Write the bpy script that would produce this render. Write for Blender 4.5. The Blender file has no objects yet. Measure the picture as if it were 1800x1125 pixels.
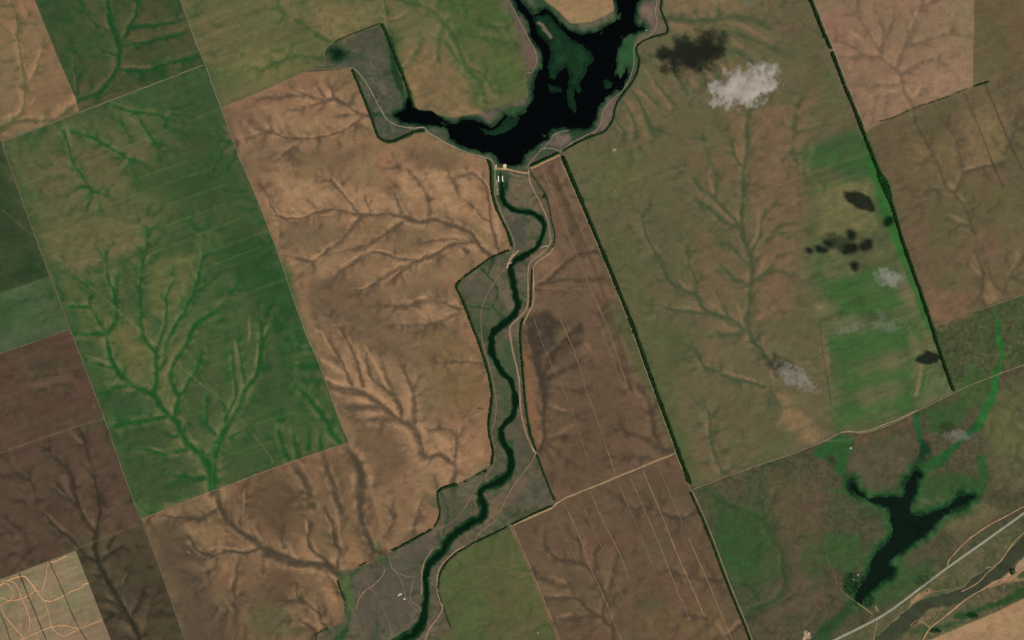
import bpy, bmesh, math, random
import numpy as np

# ------------------------------------------------------------------ camera, sky, sun, exposure
PX = 5.0                                   # metres per photograph pixel
CAM_H = 40000.0
scene = bpy.context.scene
cam_data = bpy.data.cameras.new('camera')
cam = bpy.data.objects.new('camera', cam_data)
scene.collection.objects.link(cam)
scene.camera = cam
cam.location = (0.0, 0.0, CAM_H)
cam.rotation_euler = (0.0, 0.0, 0.0)       # looks straight down, top of the picture is +Y
cam_data.sensor_width = 36.0
cam_data.lens = 36.0 * CAM_H / (1800 * PX)
cam_data.clip_start = 100.0
cam_data.clip_end = 250000.0

SUN_EL = math.radians(45.0)
SUN_PX = (84.0, 64.0)                      # image direction from a shadow to what casts it
_n = math.hypot(*SUN_PX)
SUX, SUY = SUN_PX[0] / _n, -SUN_PX[1] / _n # the same direction on the ground, towards the sun
world = bpy.data.worlds.new('World')
scene.world = world
world.use_nodes = True
wn = world.node_tree
bg = wn.nodes['Background']
sky = wn.nodes.new('ShaderNodeTexSky')
sky.sky_type = 'NISHITA'
sky.sun_disc = False
sky.sun_elevation = SUN_EL
sky.sun_rotation = math.atan2(SUX, SUY)
wn.links.new(sky.outputs[0], bg.inputs[0])
bg.inputs[1].default_value = 0.05
sun_data = bpy.data.lights.new('sun', 'SUN')
sun = bpy.data.objects.new('sun', sun_data)
scene.collection.objects.link(sun)
sun_data.energy = 3.4
sun_data.angle = math.radians(0.5)
sun_data.color = (1.0, 0.95, 0.87)
from mathutils import Vector
sdir = Vector((SUX * math.cos(SUN_EL), SUY * math.cos(SUN_EL), math.sin(SUN_EL)))
sun.rotation_euler = sdir.to_track_quat('Z', 'Y').to_euler()
scene.view_settings.view_transform = 'Standard'
scene.view_settings.look = 'None'
scene.view_settings.gamma = 1.0
scene.view_settings.exposure = 0.0
scene.view_settings.use_curve_mapping = False
try:
    scene.cycles.volume_bounces = 8
    scene.cycles.max_bounces = 10
    scene.cycles.volume_step_rate = 1.0
    scene.cycles.use_denoising = True
except Exception:
    pass
KL = 0.835                                 # what a level matt surface sends up, per unit of its own colour

rng = np.random.default_rng(11)
random.seed(11)

# ------------------------------------------------------------------ helpers
def pts(s):
    return np.array([[float(v) for v in p.split(',')] for p in s.split()])

def lin(c):
    c = np.asarray(c, dtype=float) / 255.0
    return np.where(c <= 0.04045, c / 12.92, ((c + 0.055) / 1.055) ** 2.4)

def alb(c):
    """a colour as it looks from above in sunlight -> the surface's own colour"""
    return lin(c) / KL

def smooth(P, step=4.0):
    """Catmull-Rom through the points, resampled"""
    P = np.asarray(P, float)
    if len(P) < 3:
        n = max(1, int(np.hypot(*(P[-1] - P[0])) / step))
        t = np.linspace(0, 1, n + 1)[:, None]
        return P[0] * (1 - t) + P[-1] * t
    Q = np.vstack([2 * P[0] - P[1], P, 2 * P[-1] - P[-2]])
    out = []
    for i in range(1, len(Q) - 2):
        p0, p1, p2, p3 = Q[i - 1], Q[i], Q[i + 1], Q[i + 2]
        n = max(1, int(np.hypot(*(p2 - p1)) / step))
        t = (np.arange(n) / n)[:, None]
        out.append(0.5 * ((2 * p1) + (-p0 + p2) * t + (2 * p0 - 5 * p1 + 4 * p2 - p3) * t ** 2
                          + (-p0 + 3 * p1 - 3 * p2 + p3) * t ** 3))
    out.append(P[-1:])
    return np.vstack(out)

MG = 66.0
def extend_line(P):
    """a line that ends on the edge of the picture goes on beyond it"""
    P = [np.array(p, float) for p in P]
    def edge(p):
        return p[0] <= 0.5 or p[0] >= 1799.5 or p[1] <= 0.5 or p[1] >= 1124.5
    if edge(P[-1]):
        d = P[-1] - P[-2]; d /= max(1e-6, np.hypot(*d)); P.append(P[-1] + d * MG * 1.3)
    if edge(P[0]):
        d = P[0] - P[1]; d /= max(1e-6, np.hypot(*d)); P.insert(0, P[0] + d * MG * 1.3)
    return np.array(P)

def extend_poly(P):
    P = np.asarray(P, float); n = len(P); out = []
    def edge(p):
        return p[0] <= 0.5 or p[0] >= 1799.5 or p[1] <= 0.5 or p[1] >= 1124.5
    def push(p):
        q = p.copy()
        if p[0] <= 0.5: q[0] = -MG
        if p[0] >= 1799.5: q[0] = 1800 + MG
        if p[1] <= 0.5: q[1] = -MG
        if p[1] >= 1124.5: q[1] = 1125 + MG
        return q
    for i in range(n):
        p, a, b = P[i], P[i - 1], P[(i + 1) % n]
        if not edge(p):
            out.append(p); continue
        def ex(o):
            d = p - o; d = d / max(1e-6, np.hypot(*d)); k = 1e9
            if p[0] <= 0.5 and d[0] < 0: k = min(k, MG / -d[0])
            if p[0] >= 1799.5 and d[0] > 0: k = min(k, MG / d[0])
            if p[1] <= 0.5 and d[1] < 0: k = min(k, MG / -d[1])
            if p[1] >= 1124.5 and d[1] > 0: k = min(k, MG / d[1])
            return p + d * k if k < 200 else push(p)
        if not edge(a): out.append(p); out.append(ex(a))
        if edge(a) and edge(b): out.append(push(p))
        if not edge(b):
            out.append(ex(b)); out.append(p)
    return np.array(out)

# ------------------------------------------------------------------ the raster every ground mesh is cut from
STEP = 1.5
X0, Y0 = -60.0, -60.0
NX = int((1860 - X0) / STEP) + 1
NY = int((1185 - Y0) / STEP) + 1
gx = X0 + STEP * np.arange(NX)
gy = Y0 + STEP * np.arange(NY)
GX, GY = np.meshgrid(gx, gy)
GX = GX.astype(np.float32); GY = GY.astype(np.float32)

_tabs = {}
def vnoise(x, y, seed=0):
    if seed not in _tabs:
        _tabs[seed] = np.random.default_rng(1000 + seed).random((256, 256)).astype(np.float32)
    T = _tabs[seed]
    xi = np.floor(x).astype(np.int64); yi = np.floor(y).astype(np.int64)
    fx = (x - xi).astype(np.float32); fy = (y - yi).astype(np.float32)
    fx = fx * fx * (3 - 2 * fx); fy = fy * fy * (3 - 2 * fy)
    a = T[yi & 255, xi & 255]; b = T[yi & 255, (xi + 1) & 255]
    c = T[(yi + 1) & 255, xi & 255]; d = T[(yi + 1) & 255, (xi + 1) & 255]
    return (a * (1 - fx) + b * fx) * (1 - fy) + (c * (1 - fx) + d * fx) * fy

def fbm(x, y, scale, oct=4, seed=0, gain=0.5):
    s = 0; amp = 1.0; tot = 0; f = 1.0 / scale
    for o in range(oct):
        s = s + amp * vnoise(x * f + 17.3 * o, y * f + 9.1 * o, seed + o)
        tot += amp; amp *= gain; f *= 2.03
    return s / tot                          # 0..1, mean 0.5

CU, SU = 0.935, -0.355                      # drilling direction of the fields
UU = GX * CU + GY * SU
VV = -GX * SU + GY * CU

WX = GX + (fbm(GX, GY, 14, 3, 40) - .5) * 9
WY = GY + (fbm(GX, GY, 14, 3, 44) - .5) * 9
SX = GX + (fbm(GX, GY, 9, 3, 48) - .5) * 5
SY = GY + (fbm(GX, GY, 9, 3, 52) - .5) * 5

def window(x0, y0, x1, y1):
    i0 = max(0, int((x0 - X0) / STEP)); i1 = min(NX, int((x1 - X0) / STEP) + 2)
    j0 = max(0, int((y0 - Y0) / STEP)); j1 = min(NY, int((y1 - Y0) / STEP) + 2)
    return slice(j0, j1), slice(i0, i1)

def in_poly(P, X, Y):
    r = np.zeros(X.shape, bool)
    n = len(P)
    for i in range(n):
        x1, y1 = P[i - 1]; x2, y2 = P[i]
        if y1 == y2: continue
        c = ((y1 > Y) != (y2 > Y)) & (X < (x2 - x1) * (Y - y1) / (y2 - y1) + x1)
        r ^= c
    return r

def seg_dist(X, Y, a, b):
    dx, dy = b[0] - a[0], b[1] - a[1]
    L = dx * dx + dy * dy + 1e-9
    t = np.clip(((X - a[0]) * dx + (Y - a[1]) * dy) / L, 0, 1)
    return np.hypot(X - a[0] - t * dx, Y - a[1] - t * dy), t

def poly_sdf(P, pad=30, warp='s'):
    """signed distance (negative inside) in a window; 1e3 elsewhere"""
    P = np.asarray(P, float)
    w = window(P[:, 0].min() - pad - 8, P[:, 1].min() - pad - 8, P[:, 0].max() + pad + 8, P[:, 1].max() + pad + 8)
    X, Y = {'s': (SX, SY), 'w': (WX, WY), 'n': (GX, GY)}[warp]
    X, Y = X[w], Y[w]
    d = np.full(X.shape, 1e3, np.float32)
    n = len(P)
    for i in range(n):
        dd, _ = seg_dist(X, Y, P[i - 1], P[i])
        d = np.minimum(d, dd)
    ins = in_poly(P, X, Y)
    out = np.full((NY, NX), 1e3, np.float32)
    out[w] = np.where(ins, -d, d)
    return out

def line_sdf(P, W=None, pad=30, warp='s'):
    """distance to a polyline minus its half-width"""
    P = np.asarray(P, float)
    W = np.zeros(len(P)) if W is None else np.asarray(W, float)
    X, Y = {'s': (SX, SY), 'w': (WX, WY), 'n': (GX, GY)}[warp]
    out = np.full((NY, NX), 1e3, np.float32)
    for i in range(1, len(P)):
        a, b = P[i - 1], P[i]
        r = pad + 8 + max(W[i - 1], W[i])
        w = window(min(a[0], b[0]) - r, min(a[1], b[1]) - r, max(a[0], b[0]) + r, max(a[1], b[1]) + r)
        if w[0].stop <= w[0].start or w[1].stop <= w[1].start: continue
        d, t = seg_dist(X[w], Y[w], a, b)
        out[w] = np.minimum(out[w], d - (W[i - 1] * (1 - t) + W[i] * t))
    return out

def sstep(a, b, x):
    t = np.clip((x - a) / (b - a), 0, 1)
    return t * t * (3 - 2 * t)
# ------------------------------------------------------------------ the fields
# name, label, outline, colour, second colour, gully colour, rim colour, (gully strength, rim strength, row streaks, blotch scale)
FIELDS = [
 ('grassland', 'dull olive rough grassland in the lower right round the forked pond', '0,0 1800,0 1800,1125 0,1125',
  (81,73,56), (72,73,51), (50,70,42), (98,86,64), (.8,.3,.25,55)),
 ('bare_field', 'tan field with a green gully in the top left corner', '0,0 61,0 101,99 133,173 139,197 3,248 0,249',
  (120,99,72), (112,94,66), (84,84,54), (152,118,86), (.65,.75,.25,60)),
 ('crop_field', 'dark green field crossed by a forked gully at the top left', '61,0 317,0 341,67 360,113 139,197 133,173 101,99',
  (52,75,44), (66,72,46), (30,70,36), (112,92,64), (.95,.55,.35,50)),
 ('crop_field', 'yellowish green field running down to the lake at the top', '317,0 884,0 903,40 913,72 924,115 928,171 860,193 839,200 793,207 729,191 705,120 673,43 667,41 609,64 569,91 570,115 534,127 457,161 389,189 388,188 360,113 341,67',
  (97,94,63), (84,88,56), (60,82,46), (128,107,75), (.85,.65,.6,55)),
 ('crop_field', 'large bright green field with branching gullies on the left', '3,248 139,197 360,113 388,189 422,280 457,363 494,461 535,580 561,640 590,720 609,779 510,812 382,860 248,912 227,860 187,747 157,667 123,577 88,485 59,408 13,280',
  (64,83,50), (57,78,46), (32,77,36), (116, 108, 72), (.95,.65,.5,70)),
 ('crop_field', 'very dark green field against the left edge of the picture', '0,249 3,248 13,280 59,408 88,486 0,515',
  (44,62,38), (54,66,42), (36,58,34), (84,84,60), (.7,.5,.5,45)),
 ('crop_field', 'mid green field between the dark green and the brown field', '0,515 88,486 123,578 0,621',
  (58,82,50), (70,86,58), (46,76,44), (94,96,68), (.7,.5,.5,45)),
 ('ploughed_field', 'reddish brown ploughed field on the left edge', '0,621 123,578 157,667 183,735 0,797',
  (88,70,56), (78,64,50), (68,60,46), (112,90,70), (.7,.5,.5,50)),
 ('ploughed_field', 'dark brown ploughed field above the tan block of tracks', '0,797 183,735 187,747 227,860 246,921 133,967 0,1018',
  (84,68,54), (76,62,49), (54,48,38), (106,88,68), (.9,.6,.45,45)),
 ('ploughed_field', 'dark brown field wedge beside the tan block of tracks', '133,967 246,921 283,1006 325,1125 195,1125',
  (75,64,48), (67,59,44), (46,44,33), (102,88,66), (.9,.6,.3,45)),
 ('fallow_field', 'pale olive block laced with sandy wheel tracks in the lower left corner', '0,1019 133,968 195,1125 0,1125',
  (133,118,90), (125,110,84), (100,90,66), (150,130,100), (.2,.2,.5,40)),
 ('bare_field', 'broad tan bare field with dark branching gullies west of the river', '389,189 457,161 534,127 619,120 627,133 651,197 663,235 674,250 694,249 731,231 751,232 812,267 857,280 863,293 864,333 873,365 892,405 900,435 897,439 865,453 844,467 809,493 804,507 817,536 833,580 844,608 860,661 865,693 861,733 860,760 867,792 864,816 820,843 793,855 775,860 769,865 773,900 764,926 700,964 683,975 662,905 641,825 613,779 590,720 561,640 535,580 494,461 457,363 422,280',
  (131,103,76), (116,94,68), (86,72,56), (162,127,94), (.95,.85,.3,70)),
 ('bare_field', 'brown bare field with a broad gully below the bright green field', '248,912 382,860 510,812 609,779 613,779 641,825 662,905 683,975 665,985 633,996 595,1006 594,1022 606,1057 607,1076 601,1094 577,1104 557,1116 558,1125 325,1125 283,1006',
  (110,89,65), (96,79,57), (72,63,49), (150,118,87), (.95,.85,.25,60)),
 ('pasture', 'grey brown pasture corner west of the lake arm', '667,41 609,64 580,78 569,91 570,115 619,120 627,133 651,197 663,235 674,250 694,249 731,231 751,232 760,215 735,200 727,188 705,120 673,43',
  (88,83,68), (80,80,64), (48,66,44), (104,94,76), (.8,.4,.15,30)),
 ('shore', 'strip of grey grassland and reeds round the dark lake', '884,0 1165,0 1163,21 1173,43 1174,57 1130,75 1122,80 1126,112 1122,125 1106,155 1085,179 1079,197 1071,224 1050,237 1033,243 985,268 932,296 863,293 857,280 812,267 751,232 729,232 700,215 715,192 729,191 793,207 839,200 860,193 928,171 924,115 913,72 903,40',
  (90,84,70), (100,89,73), (54,68,46), (118,100,82), (.8,.4,.0,30)),
 ('bare_field', 'pale tan headland between the two arms of the lake', '957,0 970,10 985,22 1000,38 1008,42 1040,38 1065,27 1080,18 1077,0',
  (150,118,88), (140,112,80), (120,94,70), (165,130,98), (.5,.5,.3,30)),
 ('valley', 'grey brown floodplain either side of the winding river', '863,293 932,300 959,341 967,371 976,413 972,437 953,456 936,472 936,507 935,536 919,560 915,600 921,667 925,720 932,763 943,795 975,882 972,889 896,924 833,956 801,974 783,993 772,1017 770,1038 777,1060 793,1105 765,1125 558,1125 557,1116 577,1104 601,1094 607,1076 606,1057 594,1022 595,1006 633,996 665,985 689,969 764,926 773,900 769,865 775,860 793,855 820,843 864,816 867,792 860,760 861,733 865,693 860,661 844,608 833,580 817,536 804,507 809,493 844,467 865,453 897,439 900,435 892,405 873,365 864,333',
  (94,86,68), (78,79,60), (56,70,46), (114,98,76), (.8,.5,.0,28)),
 ('ploughed_field', 'brown ploughed strip between the river and the long tree belt', '932,298 984,271 991,280 1033,379 1100,541 1138,645 1183,768 1189,796 1050,853 975,882 943,795 932,763 925,720 921,667 915,600 919,560 935,536 936,507 936,472 953,456 972,437 976,413 967,371 959,341',
  (105,84,65), (97,78,60), (66,57,46), (126,101,76), (.75,.5,.25,60)),
 ('ploughed_field', 'brown field with thin pale wheel lines south of the farm road', '975,885 1050,854 1189,797 1214,851 1245,937 1277,1022 1306,1092 1319,1125 980,1125 948,1046 927,996 897,926',
  (96,78,60), (92,77,58), (70,61,49), (124,98,72), (.8,.5,.25,60)),
 ('crop_field', 'olive green wedge field beside the curved tree line at the bottom', '896,924 927,996 948,1046 980,1125 765,1125 793,1105 777,1060 770,1038 772,1017 783,993 801,974 833,956',
  (80,88,54), (84,84,54), (58,82,44), (110,100,64), (.8,.5,.2,50)),
 ('crop_field', 'huge olive field with feathered gullies right of the long tree belt', '987,268 1033,243 1065,229 1079,205 1081,192 1106,155 1126,112 1122,80 1174,57 1173,43 1163,21 1165,0 1425,0 1461,88 1485,149 1544,300 1568,360 1587,424 1619,515 1656,629 1677,688 1611,723 1560,747 1517,760 1480,759 1453,773 1397,796 1338,816 1277,836 1215,859 1183,768 1138,645 1100,541 1033,379 991,280',
  (97,89,64), (86,85,59), (66,77,52), (124,101,75), (.9,.6,.3,60)),
 ('crop_field', 'bright green striped strip beside the right hand tree belt', '1405,262 1499,232 1522,245 1544,300 1568,360 1587,424 1619,515 1656,629 1677,688 1611,723 1560,747 1517,760 1480,759 1460,765 1448,700 1438,620 1428,560 1416,480 1412,420 1404,360 1400,300',
  (73,87,54), (90,91,62), (50,84,46), (118,108,74), (.7,.6,.7,40)),
 ('bare_field', 'pinkish tan bare field at the top right of the picture', '1430,0 1712,0 1711,151 1605,190 1520,231 1485,149 1461,88',
  (134,107,84), (124,100,78), (104,87,69), (150,122,93), (.75,.5,.3,60)),
 ('ploughed_field', 'dull brown field in the top right corner', '1712,0 1800,0 1800,112 1773,124 1739,143 1711,151',
  (100,87,63), (94,84,59), (84,78,54), (112,96,70), (.6,.4,.3,45)),
 ('ploughed_field', 'brown and olive field with long dark wheel lines on the right', '1520,231 1605,190 1711,151 1739,143 1773,124 1800,112 1800,517 1747,536 1640,572 1619,515 1587,424 1568,360 1544,300',
  (102,87,65), (90,83,58), (76,70,53), (124,106,76), (.7,.5,.3,60)),
 ('pasture', 'dark olive pasture under the brown field on the right edge', '1640,572 1747,536 1800,517 1800,641 1720,671 1677,689',
  (76,78,52), (68,76,48), (52,80,44), (92,88,62), (.7,.4,.4,45)),
 ('river_meadow', 'grey green river meadow below the paved highway', '1467,1125 1539,1089 1587,1057 1661,1001 1733,950 1800,902 1800,1052 1747,1078 1693,1100 1635,1125',
  (92,84,62), (82,84,56), (58,78,44), (120,100,74), (.5,.3,.1,30)),
 ('bare_field', 'pale tan bare field in the bottom right corner', '1800,1052 1747,1078 1693,1100 1635,1125 1800,1125',
  (158,124,92), (148,118,86), (124,108,76), (170,135,100), (.5,.4,.2,40)),
]
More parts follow.
